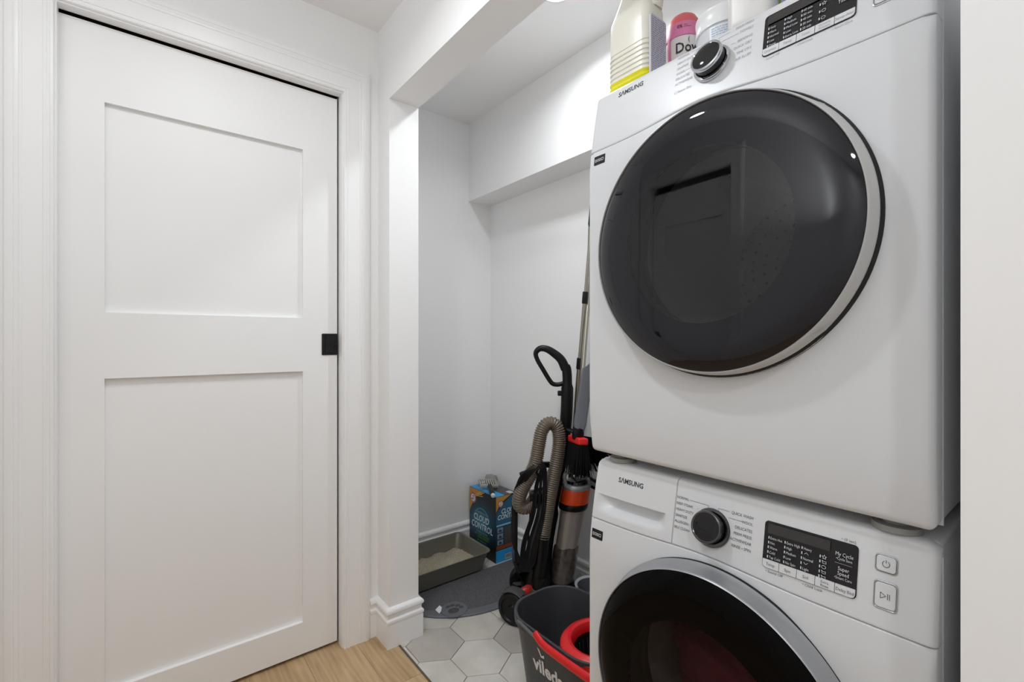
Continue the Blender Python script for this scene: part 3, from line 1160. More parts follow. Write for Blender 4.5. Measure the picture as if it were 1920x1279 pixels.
    for fx in (MX0 + 0.055, MX1 - 0.055):
        for fyy in (MY + 0.062, MY + 0.55):
            bm = bmesh.new()
            lathe(bm, [(0.015, zb + 0.002), (0.017, zf0 + 0.009), (0.030, zf0 + 0.008), (0.032, zf0), (0.0, zf0)],
                  lambda r, a, h: (fx + r * math.cos(a), fyy + r * math.sin(a), h), 24)
            obj('foot', bm, mat('foot_grey', (150, 150, 146), 0.6), t)
    return t


machine('washer', 0.022, 0.0, 0.708, 0.845, 0.450)
machine('dryer', 0.866, 0.8835, 1.5735, 1.717, 1.318)


# ================================================================== ON TOP OF THE DRYER
ZT = 1.717
M_milk = mat('milky_plastic', (226, 224, 212), 0.28)
M_yellow = mat('yellow_liquid', (222, 214, 30), 0.25)

# ---- cleaner jug with ribbed foot, hollow handle and a yellow rest of liquid
t = thing('cleaner_jug', 'milky ribbed cleaner jug with yellow bottom on the left of the dryer', 'jug', (-0.697, 0.965, ZT))
jx0, jx1, jy0, jy1 = -0.766, -0.642, 0.902, 0.978


def jring(z, ins, r=0.022, xs=0.0, wx=1.0):
    cxj, cyj = (jx0 + jx1) / 2 + xs, (jy0 + jy1) / 2
    hx, hy = (jx1 - jx0) / 2 * wx - ins, (jy1 - jy0) / 2 - ins
    return [(x, y, z) for x, y in rrect(cxj - hx, cxj + hx, cyj - hy, cyj + hy, min(r, hx * 0.95, hy * 0.95), 5)]


bm = bmesh.new()
rings = [jring(ZT, 0.006), jring(ZT + 0.004, 0.001)]
for k in range(6):
    rings.append(jring(ZT + 0.006 + k * 0.0065, 0.0 if k % 2 else 0.0022))
loft(bm, rings)
o = obj('liquid', bm, M_yellow, t)
o['label'] = 'yellow ribbed bottom'
bm = bmesh.new()
rings = []
z = ZT + 0.0385
for k in range(9):
    rings.append(jring(z, 0.0005))
    rings.append(jring(z + 0.005, 0.0005))
    rings.append(jring(z + 0.0075, 0.0032))
    rings.append(jring(z + 0.010, 0.0032))
    z += 0.0115
    if z > ZT + 0.105:
        break
rings += [jring(z, 0.0015), jring(ZT + 0.16, 0.0015), jring(ZT + 0.182, 0.002), jring(ZT + 0.195, 0.004, 0.024, 0.001, 0.97),
          jring(ZT + 0.220, 0.007, 0.026, 0.002, 0.86), jring(ZT + 0.245, 0.010, 0.026, 0.000, 0.72), jring(ZT + 0.270, 0.016, 0.02, -0.004, 0.60),
          jring(ZT + 0.292, 0.026, 0.016, -0.008, 0.72)]
cxn = (jx0 + jx1) / 2 - 0.010
rings.append([(cxn + 0.018 * math.cos(2 * PI * k / 24 + 0.13), (jy0 + jy1) / 2 + 0.018 * math.sin(2 * PI * k / 24 + 0.13), ZT + 0.302) for k in range(24)])
rings.append([(cxn + 0.018 * math.cos(2 * PI * k / 24 + 0.13), (jy0 + jy1) / 2 + 0.018 * math.sin(2 * PI * k / 24 + 0.13), ZT + 0.318) for k in range(24)])
loft(bm, rings)
obj('jug_body', bm, M_milk, t)
bm = bmesh.new()
hp = spline([(jx1 - 0.018, 0.942, ZT + 0.196), (jx1 - 0.006, 0.942, ZT + 0.222), (jx1 - 0.010, 0.942, ZT + 0.255), (jx1 - 0.036, 0.942, ZT + 0.278), (jx1 - 0.065, 0.942, ZT + 0.283)], 8)
tube(bm, hp, [0.024 - 0.008 * math.sin(PI * k / (len(hp) - 1)) for k in range(len(hp))], 14)
obj('handle', bm, M_milk, t)
bm = bmesh.new()
lathe(bm, [(0.021, ZT + 0.316), (0.021, ZT + 0.342), (0.019, ZT + 0.345)], lambda r, a, h: (cxn + r * math.cos(a), 0.940 + r * math.sin(a), h), 28, True, True)
obj('cap', bm, M_whiteplastic, t)
bm = bmesh.new()
JL = jx1 - 0.0005
po = rrect(0.910, 0.970, ZT + 0.012, ZT + 0.160, 0.006, 3)
prism(bm, po, lambda y, z: (JL - 0.004, y, z), lambda y, z: (JL + 0.0008, y, z))
lb = obj('paper_label', bm, mat('grey_label', (196, 194, 202), 0.5), t, smooth=False)
bm = bmesh.new()
random.seed(3)
for k in range(26):
    z = ZT + 0.028 + k * 0.005
    y = 0.914
    while y < 0.962:
        L = random.uniform(0.004, 0.014)
        flat(bm, [(y, z), (min(y + L, 0.967), z), (min(y + L, 0.967), z + 0.0022), (y, z + 0.0022)], lambda yy, zz: (JL + 0.0012, yy, zz))
        y += L + 0.0025
tag(obj('label_print', bm, mat('lavender_ink', (140, 138, 165), 0.6), t, smooth=False), kind='stuff')
bm = bmesh.new()
flat(bm, [(0.916, ZT + 0.016), (0.934, ZT + 0.016), (0.918, ZT + 0.027), (0.916, ZT + 0.027)], lambda yy, zz: (JL + 0.0012, yy, zz))
obj('blue_corner', bm, mat('navy_ink', (38, 52, 110), 0.5), t, smooth=False)

# ---- fabric freshener bottle with domed pink cap
bx, by = -0.634, 1.031
t = thing('laundry_bottle', 'white bottle with domed coral cap and pink shoulder, beside the jug', 'bottle', (bx, by, ZT))
BRX = 0.041


def BF(r, a, h, dr=0.0):
    return (bx + (r + dr) * math.cos(a), by + (r + dr) * math.sin(a), h)


bm = bmesh.new()
lathe(bm, [(0.034, ZT), (0.037, ZT + 0.004), (0.0385, ZT + 0.03), (0.041, ZT + 0.075), (0.0425, ZT + 0.105), (0.042, ZT + 0.122), (0.040, ZT + 0.134)], lambda r, a, h: BF(r, a, h), 48, True, True)
obj('bottle_body', bm, mat('pearl_plastic', (222, 217, 216), 0.25), t)
bm = bmesh.new()
lathe(bm, [(0.0412, ZT + 0.128), (0.0432, ZT + 0.129), (0.0430, ZT + 0.136), (0.0420, ZT + 0.150), (0.0395, ZT + 0.163)], lambda r, a, h: BF(r, a, h), 48, True, True)
obj('cap_band', bm, mat('pink_plastic', (218, 128, 170), 0.3), t)
bm = bmesh.new()
lathe(bm, [(0.0392, ZT + 0.163), (0.036, ZT + 0.176), (0.029, ZT + 0.188), (0.018, ZT + 0.196), (0.006, ZT + 0.199), (0.0, ZT + 0.199)], lambda r, a, h: BF(r, a, h), 48)
obj('cap_dome', bm, mat('coral_plastic', (228, 104, 108), 0.32), t)
acam = math.atan2(-by, -bx)


def BL(z0, rr, adj=0.0):
    return lambda u, v: BF(rr, acam + adj + u / rr, z0 + v)


bm = bmesh.new()
text(bm, 'Downy', 0.034, BL(ZT + 0.088, 0.0432, -0.44), bold=0.0005, sx=0.84)
text(bm, '(', 0.016, BL(ZT + 0.112, 0.0434, 0.22))
obj('bottle_lettering', bm, M_ink, t, smooth=False)
bm = bmesh.new()
text(bm, 'LIGHT', 0.0105, BL(ZT + 0.068, 0.0420, 0.02))
tag(obj('small_lettering', bm, M_inkgrey, t, smooth=False), kind='stuff')
bm = bmesh.new()
text(bm, '0%', 0.0105, BL(ZT + 0.146, 0.0430, -0.34), bold=0.0003)
text(bm, 'dyes', 0.0045, BL(ZT + 0.1505, 0.0428, 0.02))
text(bm, 'perfumes', 0.0045, BL(ZT + 0.146, 0.0430, 0.02))
tag(obj('cap_lettering', bm, mat('plum_ink', (110, 40, 80), 0.5), t, smooth=False), kind='stuff')
bm = bmesh.new()
st = [(u, v) for u, v in ((-0.040, 0.0), (-0.030, 0.0))]
for k in range(12):
    v0, v1 = k * 0.0105, (k + 1) * 0.0105
    rad = lambda v: 0.0385 + 0.0045 * min(1, max(0, (v - 0.02) / 0.085)) + 0.0006
    loft(bm, [[BF(rad(v0), acam - 0.98 + q * 0.05, ZT + 0.004 + v0) for q in range(6)], [BF(rad(v1), acam - 0.98 + q * 0.05, ZT + 0.004 + v1) for q in range(6)]], False, False, closed=False)
obj('pink_stripe', bm, mat('pink_print', (216, 120, 165), 0.4), t)

# ---- round white tub with lid
tx, ty = -0.506, 0.985
t = thing('lidded_tub', 'round white tub with rimmed lid, in front of the coral capped bottle', 'tub', (tx, ty, ZT))
TF = lambda r, a, h: (tx + r * math.cos(a), ty + r * math.sin(a), h)
bm = bmesh.new()
lathe(bm, [(0.053, ZT), (0.055, ZT + 0.003), (0.057, ZT + 0.066)], TF, 56, True, True)
obj('tub_body', bm, M_whiteplastic, t)
bm = bmesh.new()
lathe(bm, [(0.0575, ZT + 0.064), (0.0605, ZT + 0.065), (0.0605, ZT + 0.070), (0.0595, ZT + 0.072), (0.0595, ZT + 0.094), (0.0605, ZT + 0.096), (0.0605, ZT + 0.101), (0.058, ZT + 0.1035)], TF, 56, True, True)
obj('lid', bm, mat('lid_plastic', (232, 233, 234), 0.3), t)
at = math.atan2(-ty, -tx)
bm = bmesh.new()
for k in range(16):
    a0, a1 = at - 0.55 + k * 0.12, at - 0.55 + (k + 1) * 0.12
    loft(bm, [[TF(0.0563, a0, ZT + 0.010), TF(0.0580, a0, ZT + 0.061)], [TF(0.0563, a1, ZT + 0.010), TF(0.0580, a1, ZT + 0.061)]], False, False, closed=False)
obj('paper_label', bm, mat('pale_label', (226, 231, 236), 0.4), t)
bm = bmesh.new()
random.seed(5)
for k in range(9):
    z = ZT + 0.015 + k * 0.005
    rr = 0.0563 + 0.0017 * (z - ZT - 0.010) / 0.051 + 0.0005
    a = at - 0.48
    while a < at + 1.2:
        L = random.uniform(0.04, 0.14)
        loft(bm, [[TF(rr, a, z), TF(rr + 0.0001, a, z + 0.0024)], [TF(rr, a + L, z), TF(rr + 0.0001, a + L, z + 0.0024)]], False, False, closed=False)
        a += L + 0.03
tag(obj('label_print', bm, mat('pale_blue_ink', (176, 190, 214), 0.6), t), kind='stuff')

# ---- big white canister, cut by the frame
cx0, cx1, cy0, cy1 = -0.458, -0.374, 0.888, 0.942
t = thing('storage_canister', 'tall plain white canister next to the lidded tub, its top out of the frame', 'canister', ((cx0 + cx1) / 2, 0.95, ZT))
bm = bmesh.new()
RR = lambda i: rrect(cx0 + i, cx1 - i, cy0 + i, cy1 - i, 0.016, 5)
loft(bm, [[(x, y, z) for x, y in RR(i)] for z, i in ((ZT, 0.004), (ZT + 0.004, 0.001), (ZT + 0.02, 0.0), (ZT + 0.19, 0.0), (ZT + 0.195, 0.002))])
obj('canister_body', bm, mat('satin_white', (214, 213, 211), 0.35), t)
bm = bmesh.new()
loft(bm, [[(x, y, z) for x, y in RR(i)] for z, i in ((ZT + 0.196, -0.002), (ZT + 0.215, -0.002), (ZT + 0.219, 0.002))])
obj('lid', bm, M_whiteplastic, t)

# ---- green and lavender pouch
gx, gy = -0.338, 0.945
t = thing('refill_pouch', 'green pouch with a lavender front, at the top edge of the frame', 'pouch', (gx, gy, ZT))
bm = bmesh.new()
rings = []
for q, (z, hx, hy) in enumerate(((0, 0.020, 0.018), (0.004, 0.031, 0.024), (0.012, 0.036, 0.028), (0.03, 0.039, 0.030), (0.08, 0.040, 0.026), (0.12, 0.040, 0.014), (0.145, 0.039, 0.003), (0.155, 0.039, 0.002))):
    rings.append([(gx + hx * math.copysign(abs(math.cos(a)) ** 0.7, math.cos(a)), gy + hy * math.copysign(abs(math.sin(a)) ** 0.7, math.sin(a)), ZT + z) for a in [2 * PI * k / 28 for k in range(28)]])
loft(bm, rings)
obj('pouch_body', bm, mat('lime_film', (150, 190, 96), 0.35), t)
bm = bmesh.new()
rings = []
for z, hx, hy in ((0.010, 0.0358, 0.0285), (0.03, 0.039, 0.0308), (0.08, 0.040, 0.0268), (0.11, 0.040, 0.018)):
    rings.append([(gx + hx * math.copysign(abs(math.cos(a)) ** 0.7, math.cos(a)) * 1.01, gy + (hy + 0.0004) * math.copysign(abs(math.sin(a)) ** 0.7, math.sin(a)), ZT + z) for a in [-PI / 2 - 0.75 + 1.5 * k / 12 for k in range(13)]])
loft(bm, rings, False, False, closed=False)
obj('front_print', bm, mat('lavender_print', (160, 158, 205), 0.4), t)

# ================================================================== LAUNDRY IN THE WASHER
bm = bmesh.new()
bmesh.ops.create_icosphere(bm, subdivisions=5, radius=1.0)
for v in bm.verts:
    d = v.co.normalized()
    n = noise.fractal(d * 2.3 + Vector((4, 1, 2)), 0.9, 2.2, 4)
    rdg = 1 - abs(noise.noise(d * 3.1 + Vector((1, 5, 3)))) * 1.6
    f = 0.80 + 0.16 * n + 0.16 * rdg
    v.co = Vector((MCX - 0.005 + d.x * 0.175 * f, MY + 0.19 + d.y * 0.15 * f, 0.450 - 0.015 + d.z * 0.165 * f))
o = obj('garment', bm, mat('maroon_cloth', (198, 96, 124), 0.85, bump=(90, 0.4, 0.002)), None, angle=180)
tag(o, 'crumpled maroon garment seen through the washer window', 'clothing')


# ================================================================== LITTER CORNER
# ---- half-round mat
mcx, mcy, mrx, mry = -1.885, 1.220, 0.305, 0.372
t = thing('litter_mat', 'half-round dark grey mat with paw prints in front of the litter tray', 'mat', (-1.75, mcy, 0))


def half(f, n=40):
    return [(mcx + (mrx - f) * math.cos(a), mcy + (mry - f) * math.sin(a)) for a in [-PI / 2 + PI * k / n for k in range(n + 1)]]


bm = bmesh.new()
loft(bm, [[(x, y, 0.0004) for x, y in half(0)], [(x, y, 0.006) for x, y in half(0)], [(x, y, 0.0085) for x, y in half(0.003)], [(x, y, 0.0085) for x, y in half(0.046)]], True, True)
obj('rubber_base', bm, mat('mat_rubber', (98, 99, 104), 0.55), t, angle=30)
bm = bmesh.new()
loft(bm, [[(x, y, 0.0080) for x, y in half(0.040)], [(x, y, 0.0105) for x, y in half(0.042)]], False, True)
m = mat('mat_loops', (76, 76, 78), 0.95, bump=(420, 1.0, 0.004), vary=(260, (108, 108, 110)))
obj('loop_surface', bm, m, t)
for px_, py_, rot in ((-1.683, 1.022, -0.67), (-1.682, 1.395, -0.67)):
    bm = bmesh.new()
    # raised smooth patch
    loft(bm, [[(x, y, 0.0085) for x, y in circ(px_, py_, 0.056, 28)], [(x, y, 0.0113) for x, y in circ(px_, py_, 0.055, 28)]], False, True)
    pw_ = obj('paw_patch', bm, mat('mat_rubber', (98, 99, 104), 0.55), t)
    for dx, dy, rx, ry in ((0.012, 0.0, 0.020, 0.024), (-0.014, 0.028, 0.009, 0.010), (-0.026, 0.011, 0.009, 0.011), (-0.026, -0.011, 0.009, 0.011), (-0.014, -0.028, 0.009, 0.010)):
        c_, s_ = math.cos(rot), math.sin(rot)
        bm = bmesh.new()
        loft(bm, [[(x, y, 0.0113) for x, y in circ(px_ + dx * c_ - dy * s_, py_ + dx * s_ + dy * c_, rx, 16, ry)],
                  [(x, y, 0.0121) for x, y in circ(px_ + dx * c_ - dy * s_, py_ + dx * s_ + dy * c_, rx * 0.93, 16, ry * 0.93)]], False, True)
        obj('paw_pad', bm, mat('mat_dark', (66, 66, 70), 0.8), pw_)
bm = bmesh.new()
prism(bm, [(-1.722, 0.956), (-1.692, 0.957), (-1.703, 0.972), (-1.722, 0.986), (-1.738, 0.984)], lambda x, y: (x, y, 0.0106), lambda x, y: (x, y, 0.0112 + (x + 1.70) * -0.1))
o = obj('paper_scrap', bm, mat('paper', (222, 222, 224), 0.7), None, smooth=False)
tag(o, 'small torn scrap of white paper lying on the mat', 'paper scrap')

# ---- litter tray
lx0, lx1, ly0, ly1 = -2.154, -1.852, 0.880, 1.345
zt0 = 0.0125
t = thing('litter_tray', 'grey steel litter tray against the alcove side wall, left of the litter box', 'litter tray', (-2.0, 1.11, zt0))
LR = lambda i, r=0.035: rrect(lx0 + i, lx1 - i, ly0 + i, ly1 - i, r, 7)
bm = bmesh.new()
RI_ = [(zt0, 0.034), (zt0 + 0.006, 0.026), (0.090, 0.010), (0.100, 0.008), (0.1035, 0.000), (0.1060, 0.0005), (0.1060, 0.0035), (0.1040, 0.010), (0.096, 0.0115), (zt0 + 0.008, 0.028), (zt0 + 0.003, 0.036)]
loft(bm, [[(x, y, z) for x, y in LR(i)] for z, i in RI_], True, True)
obj('tray_shell', bm, mat('tray_steel', (150, 148, 138), 0.36, 0.7, bump=(30, 0.1, 0.001)), t, angle=40)
bm = bmesh.new()
NX, NY = 46, 66
gv = []
for i in range(NX + 1):
    row = []
    for j in range(NY + 1):
        u, v = i / NX, j / NY
        h = 0.034 + 0.020 * math.exp(-((u - 0.55) / 0.28) ** 2 - ((v - 0.62) / 0.25) ** 2) - 0.012 * math.exp(-((u - 0.8) / 0.2) ** 2 - ((v - 0.05) / 0.12) ** 2)
        h += 0.012 * (noise.noise(Vector((u * 5, v * 8, 0))) + 0.5 * noise.noise(Vector((u * 15, v * 22, 3)))) + random.uniform(-0.0012, 0.0012)
        ed = min(u, 1 - u, v * 1.5, (1 - v) * 1.5)
        if ed < 0.06:
            h = min(h, 0.038)
        ins = 0.0115 + (0.096 - h) / (0.096 - zt0) * 0.0165 + 0.002
        X0, X1, Y0, Y1 = lx0 + ins, lx1 - ins, ly0 + ins, ly1 - ins
        # round the corners of the sheet
        x, y = X0 + (X1 - X0) * u, Y0 + (Y1 - Y0) * v
        r = 0.033
        qx = (X0 + r - x) if x < X0 + r else ((x - X1 + r) if x > X1 - r else 0)
        qy = (Y0 + r - y) if y < Y0 + r else ((y - Y1 + r) if y > Y1 - r else 0)
        if qx > 0 and qy > 0:
            m_ = max(qx, qy) / math.hypot(qx, qy)
            sx_ = -1 if x < X0 + r else 1
            sy_ = -1 if y < Y0 + r else 1
            bx_, by_ = (X0 + r if sx_ < 0 else X1 - r), (Y0 + r if sy_ < 0 else Y1 - r)
            x, y = bx_ + sx_ * qx * m_, by_ + sy_ * qy * m_
        row.append(bm.verts.new((x, y, h)))
    gv.append(row)
for i in range(NX):
    for j in range(NY):
        bm.faces.new((gv[i][j], gv[i + 1][j], gv[i + 1][j + 1], gv[i][j + 1]))
o = obj('cat_litter', bm, mat('litter_grains', (206, 196, 172), 0.95, bump=(380, 1.0, 0.004), vary=(330, (150, 141, 120))), None, angle=60)
tag(o, 'beige grey cat litter heaped in the steel tray', 'cat litter', None, 'stuff')

# ---- box of litter
ax0, ax1, ay0, ay1, az = -2.152, -1.910, 1.405, 1.540, 0.336
t = thing('litter_box', 'black and blue cardboard box of cat litter in the back left corner', 'box', ((ax0 + ax1) / 2, 1.47, 0))
bm = bmesh.new()
box(bm, ax0, ax1, ay0, ay1, 0.0005, az, 0.002, 1)


def box_art():
    m = bpy.data.materials.new('litter_box_print')
    m.use_nodes = True
    nt = m.node_tree
    b = nt.nodes['Principled BSDF']
    b.inputs['Roughness'].default_value = 0.35
    tc = nt.nodes.new('ShaderNodeTexCoord')
    mp = nt.nodes.new('ShaderNodeMapping')
    # printed glow, centred on the title of the front face
    mp.inputs['Location'].default_value = (2.045, -1.405, -0.17)
    mp.inputs['Scale'].default_value = (1, 1, 1)
    nt.links.new(tc.outputs['Object'], mp.inputs[0])
    sc_ = nt.nodes.new('ShaderNodeVectorMath'); sc_.operation = 'MULTIPLY'
    sc_.inputs[1].default_value = (5.6, 3.0, 7.5)
    nt.links.new(mp.outputs[0], sc_.inputs[0])
    ln = nt.nodes.new('ShaderNodeVectorMath'); ln.operation = 'LENGTH'
    nt.links.new(sc_.outputs[0], ln.inputs[0])
    r = nt.nodes.new('ShaderNodeValToRGB')
    r.color_ramp.elements[0].position = 0.10
    r.color_ramp.elements[0].color = lin((36, 128, 156)) + (1,)
    r.color_ramp.elements[1].position = 1.0
    r.color_ramp.elements[1].color = lin((17, 20, 24)) + (1,)
    e = r.color_ramp.elements.new(0.55)
    e.color = lin((18, 66, 86)) + (1,)
    nt.links.new(ln.outputs['Value'], r.inputs[0])
    nt.links.new(r.outputs[0], b.inputs['Base Color'])
    return m


obj('carton', bm, box_art(), t)
M_cyan = mat('cyan_print', (40, 152, 214), 0.4)
M_teal = mat('teal_print', (52, 140, 168), 0.4)
M_amber = mat('amber_print', (196, 140, 60), 0.45)
M_amber2 = mat('pale_amber_print', (222, 178, 96), 0.45)
FX = lambda x, z: (x, ay0 - 0.0005, z)
FX2 = lambda x, z: (x, ay0 - 0.0009, z)
FX3 = lambda x, z: (x, ay0 - 0.0013, z)
SY = lambda y, z: (ax1 + 0.0005, y, z)
SY2 = lambda y, z: (ax1 + 0.0009, y, z)
SY3 = lambda y, z: (ax1 + 0.0013, y, z)
TP = lambda x, y: (x, y, az + 0.0005)
TP2 = lambda x, y: (x, y, az + 0.0009)


def decal(name, polys, fn, m, stuff=False):
    bm = bmesh.new()
    for p in polys:
        flat(bm, p, fn)
    o = obj(name, bm, m, t, smooth=False)
    if stuff:
        o['kind'] = 'stuff'
    return o


def rct(a, b, c, d):
    return [(a, c), (b, c), (b, d), (a, d)]


def emblem(cx, cz, r, fn, fn2, fn3):
    bm = bmesh.new()
    flat(bm, circ(cx, cz, r, 28), fn)
    e = obj('emblem_disc', bm, mat('red_print', (186, 52, 44), 0.45), t, smooth=False)
    bm = bmesh.new()
    flat(bm, circ(cx, cz, r * 0.70, 24), fn2)
    obj('emblem_centre', bm, mat('cream_print', (224, 216, 206), 0.45), e, smooth=False)
    bm = bmesh.new()
    s = r * 0.7
    # bent arm raising a mallet
    flat(bm, [(cx - 0.75 * s, cz - 0.55 * s), (cx + 0.10 * s, cz - 0.62 * s), (cx + 0.30 * s, cz - 0.25 * s), (cx - 0.05 * s, cz - 0.12 * s), (cx - 0.70 * s, cz - 0.18 * s)], fn3)
    flat(bm, [(cx - 0.05 * s, cz - 0.12 * s), (cx + 0.30 * s, cz - 0.25 * s), (cx + 0.28 * s, cz + 0.30 * s), (cx + 0.05 * s, cz + 0.34 * s)], fn3)
    flat(bm, [(cx - 0.28 * s, cz + 0.36 * s), (cx + 0.48 * s, cz + 0.34 * s), (cx + 0.50 * s, cz + 0.62 * s), (cx - 0.26 * s, cz + 0.66 * s)], fn3)
    obj('emblem_arm', bm, mat('blue_print', (120, 136, 164), 0.45), e, smooth=False)
    bm = bmesh.new()
    for k in range(24):
        a = 2 * PI * k / 24
        c_, s_ = math.cos(a), math.sin(a)
        flat(bm, [(cx + 0.80 * r * c_ - 0.03 * r * s_, cz + 0.80 * r * s_ + 0.03 * r * c_), (cx + 0.92 * r * c_ - 0.03 * r * s_, cz + 0.92 * r * s_ + 0.03 * r * c_),
                  (cx + 0.92 * r * c_ + 0.03 * r * s_, cz + 0.92 * r * s_ - 0.03 * r * c_), (cx + 0.80 * r * c_ + 0.03 * r * s_, cz + 0.80 * r * s_ - 0.03 * r * c_)], fn2)
    tag(obj('emblem_lettering', bm, mat('cream_print', (224, 216, 206), 0.45), e, smooth=False), kind='stuff')


# front face
decal('front_corner', [[(ax0 + 0.001, az - 0.001), (ax0 + 0.148, az - 0.001), (ax0 + 0.060, az - 0.042), (ax0 + 0.016, az - 0.105), (ax0 + 0.001, az - 0.135)]], FX, M_amber)
decal('front_rays', [[(ax0 + 0.035, az - 0.040), (ax0 + 0.035 + 0.10 * math.cos(a), az - 0.042 + 0.05 * math.sin(a)), (ax0 + 0.035 + 0.10 * math.cos(a + 0.09), az - 0.042 + 0.05 * math.sin(a + 0.09))] for a in (0.32, 0.52, 0.72)], FX2, M_amber2, True)
emblem(ax0 + 0.037, az - 0.052, 0.029, FX2, FX3, lambda x, z: (x, ay0 - 0.0017, z))
bm = bmesh.new()
for k in range(22):
    a0, a1 = 0.35 + 2.45 * k / 22, 0.35 + 2.45 * (k + 1) / 22
    cxa, cza = ax0 + 0.118, 0.170
    r0, r1 = 0.071, 0.077
    flat(bm, [(cxa + r0 * math.cos(a0), cza + r0 * math.sin(a0)), (cxa + r1 * math.cos(a0), cza + r1 * math.sin(a0)), (cxa + r1 * math.cos(a1), cza + r1 * math.sin(a1)), (cxa + r0 * math.cos(a1), cza + r0 * math.sin(a1))], FX)
obj('halo_ring', bm, M_teal, t, smooth=False)
bm = bmesh.new()
text(bm, 'CLOUD', 0.047, lambda u, v: FX3(ax0 + 0.112 + u + 0.16 * v, 0.176 + v - 0.0 * u), 'CENTER', 0.0008, 0.86)
text(bm, 'CONTROL', 0.047, lambda u, v: FX3(ax0 + 0.118 + u + 0.16 * v, 0.134 + v), 'CENTER', 0.0008, 0.86)
obj('title_lettering', bm, mat('title_print', (214, 222, 226), 0.5), t, smooth=False)
bm = bmesh.new()
text(bm, 'CLUMPING LITTER', 0.0135, lambda u, v: FX3(ax0 + 0.120 + u, 0.217 + v), 'CENTER')
text(bm, 'clumping cat litter', 0.014, lambda u, v: FX3(ax0 + 0.120 + u, 0.116 + v), 'CENTER')
text(bm, 'for multiple cats', 0.012, lambda u, v: FX3(ax0 + 0.120 + u, 0.070 + v), 'CENTER')
tag(obj('small_lettering', bm, M_inkfaint, t, smooth=False), kind='stuff')
bm = bmesh.new()
text(bm, 'NO DUST CLOUDS', 0.0150, lambda u, v: FX3(ax0 + 0.120 + u, 0.100 + v), 'CENTER', 0.0002)
text(bm, 'LONG LASTING', 0.0135, lambda u, v: FX3(ax0 + 0.130 + u, 0.086 + v), 'CENTER', 0.0002)
tag(obj('green_lettering', bm, mat('green_print', (132, 160, 44), 0.5), t, smooth=False), kind='stuff')
# top face
decal('top_stripe', [rct(ax0 + 0.001, ax1 - 0.001, ay0 + 0.001, ay0 + 0.058)], TP, M_cyan)
decal('top_print', [rct(ax0 + 0.05 + k * 0.052, ax0 + 0.088 + k * 0.052, ay0 + 0.018, ay0 + 0.032) for k in range(3)], TP2, mat('pale_cyan_print', (120, 190, 226), 0.5), True)
decal('top_rear', [rct(ax0 + 0.001, ax1 - 0.001, ay0 + 0.062, ay1 - 0.001)], TP, mat('grey_print', (74, 76, 80), 0.5))
decal('price_tag', [rct(ax1 - 0.045, ax1 - 0.006, ay1 - 0.040, ay1 - 0.012)], TP2, mat('tag_print', (204, 204, 206), 0.5))
# right face
decal('side_corner', [[(ay0 + 0.001, az - 0.001), (ay0 + 0.10, az - 0.001), (ay0 + 0.030, az - 0.035), (ay0 + 0.001, az - 0.080)]], SY, M_amber)
emblem(ay0 + 0.030, az - 0.038, 0.017, SY2, SY3, lambda y, z: (ax1 + 0.0017, y, z))
decal('side_glow', [[(ay0 + 0.001, 0.196), (ay1 - 0.001, 0.196), (ay1 - 0.001, az - 0.012), (ay0 + 0.102, az - 0.006), (ay0 + 0.034, az - 0.045), (ay0 + 0.001, az - 0.088)]], SY, mat('deep_teal_print', (26, 92, 124), 0.45))
bm = bmesh.new()
text(bm, 'CLOUD', 0.034, lambda u, v: SY3(ay0 + 0.082 + u + 0.16 * v, 0.246 + v), 'CENTER', 0.0006, 0.84)
text(bm, 'CONTROL', 0.034, lambda u, v: SY3(ay0 + 0.078 + u + 0.16 * v, 0.218 + v), 'CENTER', 0.0006, 0.84)
obj('title_lettering', bm, mat('title_print', (214, 222, 226), 0.5), t, smooth=False)
decal('side_line', [rct(ay0 + 0.004, ay1 - 0.002, 0.184, 0.193)], SY, mat('pale_cyan_print', (120, 190, 226), 0.5))
for k in range(3):
    z = 0.152 - k * 0.031
    bm = bmesh.new()
    flat(bm, rct(ay0 + 0.010, ay0 + 0.046, z, z + 0.025), SY)
    pc = obj('picture_panel', bm, mat('panel_print', (120, 142, 164), 0.5), t, smooth=False)
    bm = bmesh.new()
    flat(bm, [(ay0 + 0.016, z + 0.004), (ay0 + 0.036, z + 0.003), (ay0 + 0.040, z + 0.010), (ay0 + 0.030, z + 0.013), (ay0 + 0.026, z + 0.020), (ay0 + 0.020, z + 0.012)], SY2)
    obj('picture_shape', bm, mat('shape_print', (40, 42, 52), 0.5), pc, smooth=False)
decal('side_text', [rct(ay0 + 0.053, ay1 - 0.004, 0.090 + k * 0.0058, 0.0925 + k * 0.0058) for k in range(15)], SY, mat('olive_print', (92, 90, 78), 0.5), True)
decal('side_warning', [rct(ay0 + 0.004, ay1 - 0.002, 0.066, 0.086)], SY, mat('rust_print', (128, 66, 34), 0.5))
decal('side_band', [rct(ay0 + 0.001, ay1 - 0.001, 0.002, 0.062)], SY, M_cyan)
decal('barcode_ground', [rct(ay0 + 0.060, ay0 + 0.098, 0.010, 0.034)], SY2, mat('cream_print', (224, 216, 206), 0.45))
decal('barcode', [rct(ay0 + 0.062 + k * 0.0035, ay0 + 0.0640 + k * 0.0035, 0.013, 0.032) for k in range(10)], SY3, M_ink, True)

# ---- litter scoop lying on the box
sd = Vector((0.170, -0.085, -0.012)).normalized()      # along the handle
sn = Vector((0.10, 0.05, 1)).normalized()
sn = (sn - sd * sn.dot(sd)).normalized()
sv = sn.cross(sd)
s0 = Vector((-2.105, 1.487, az + 0.022))


def SP(a, b, h):
    return tuple(s0 + sd * a + sv * b + sn * h)


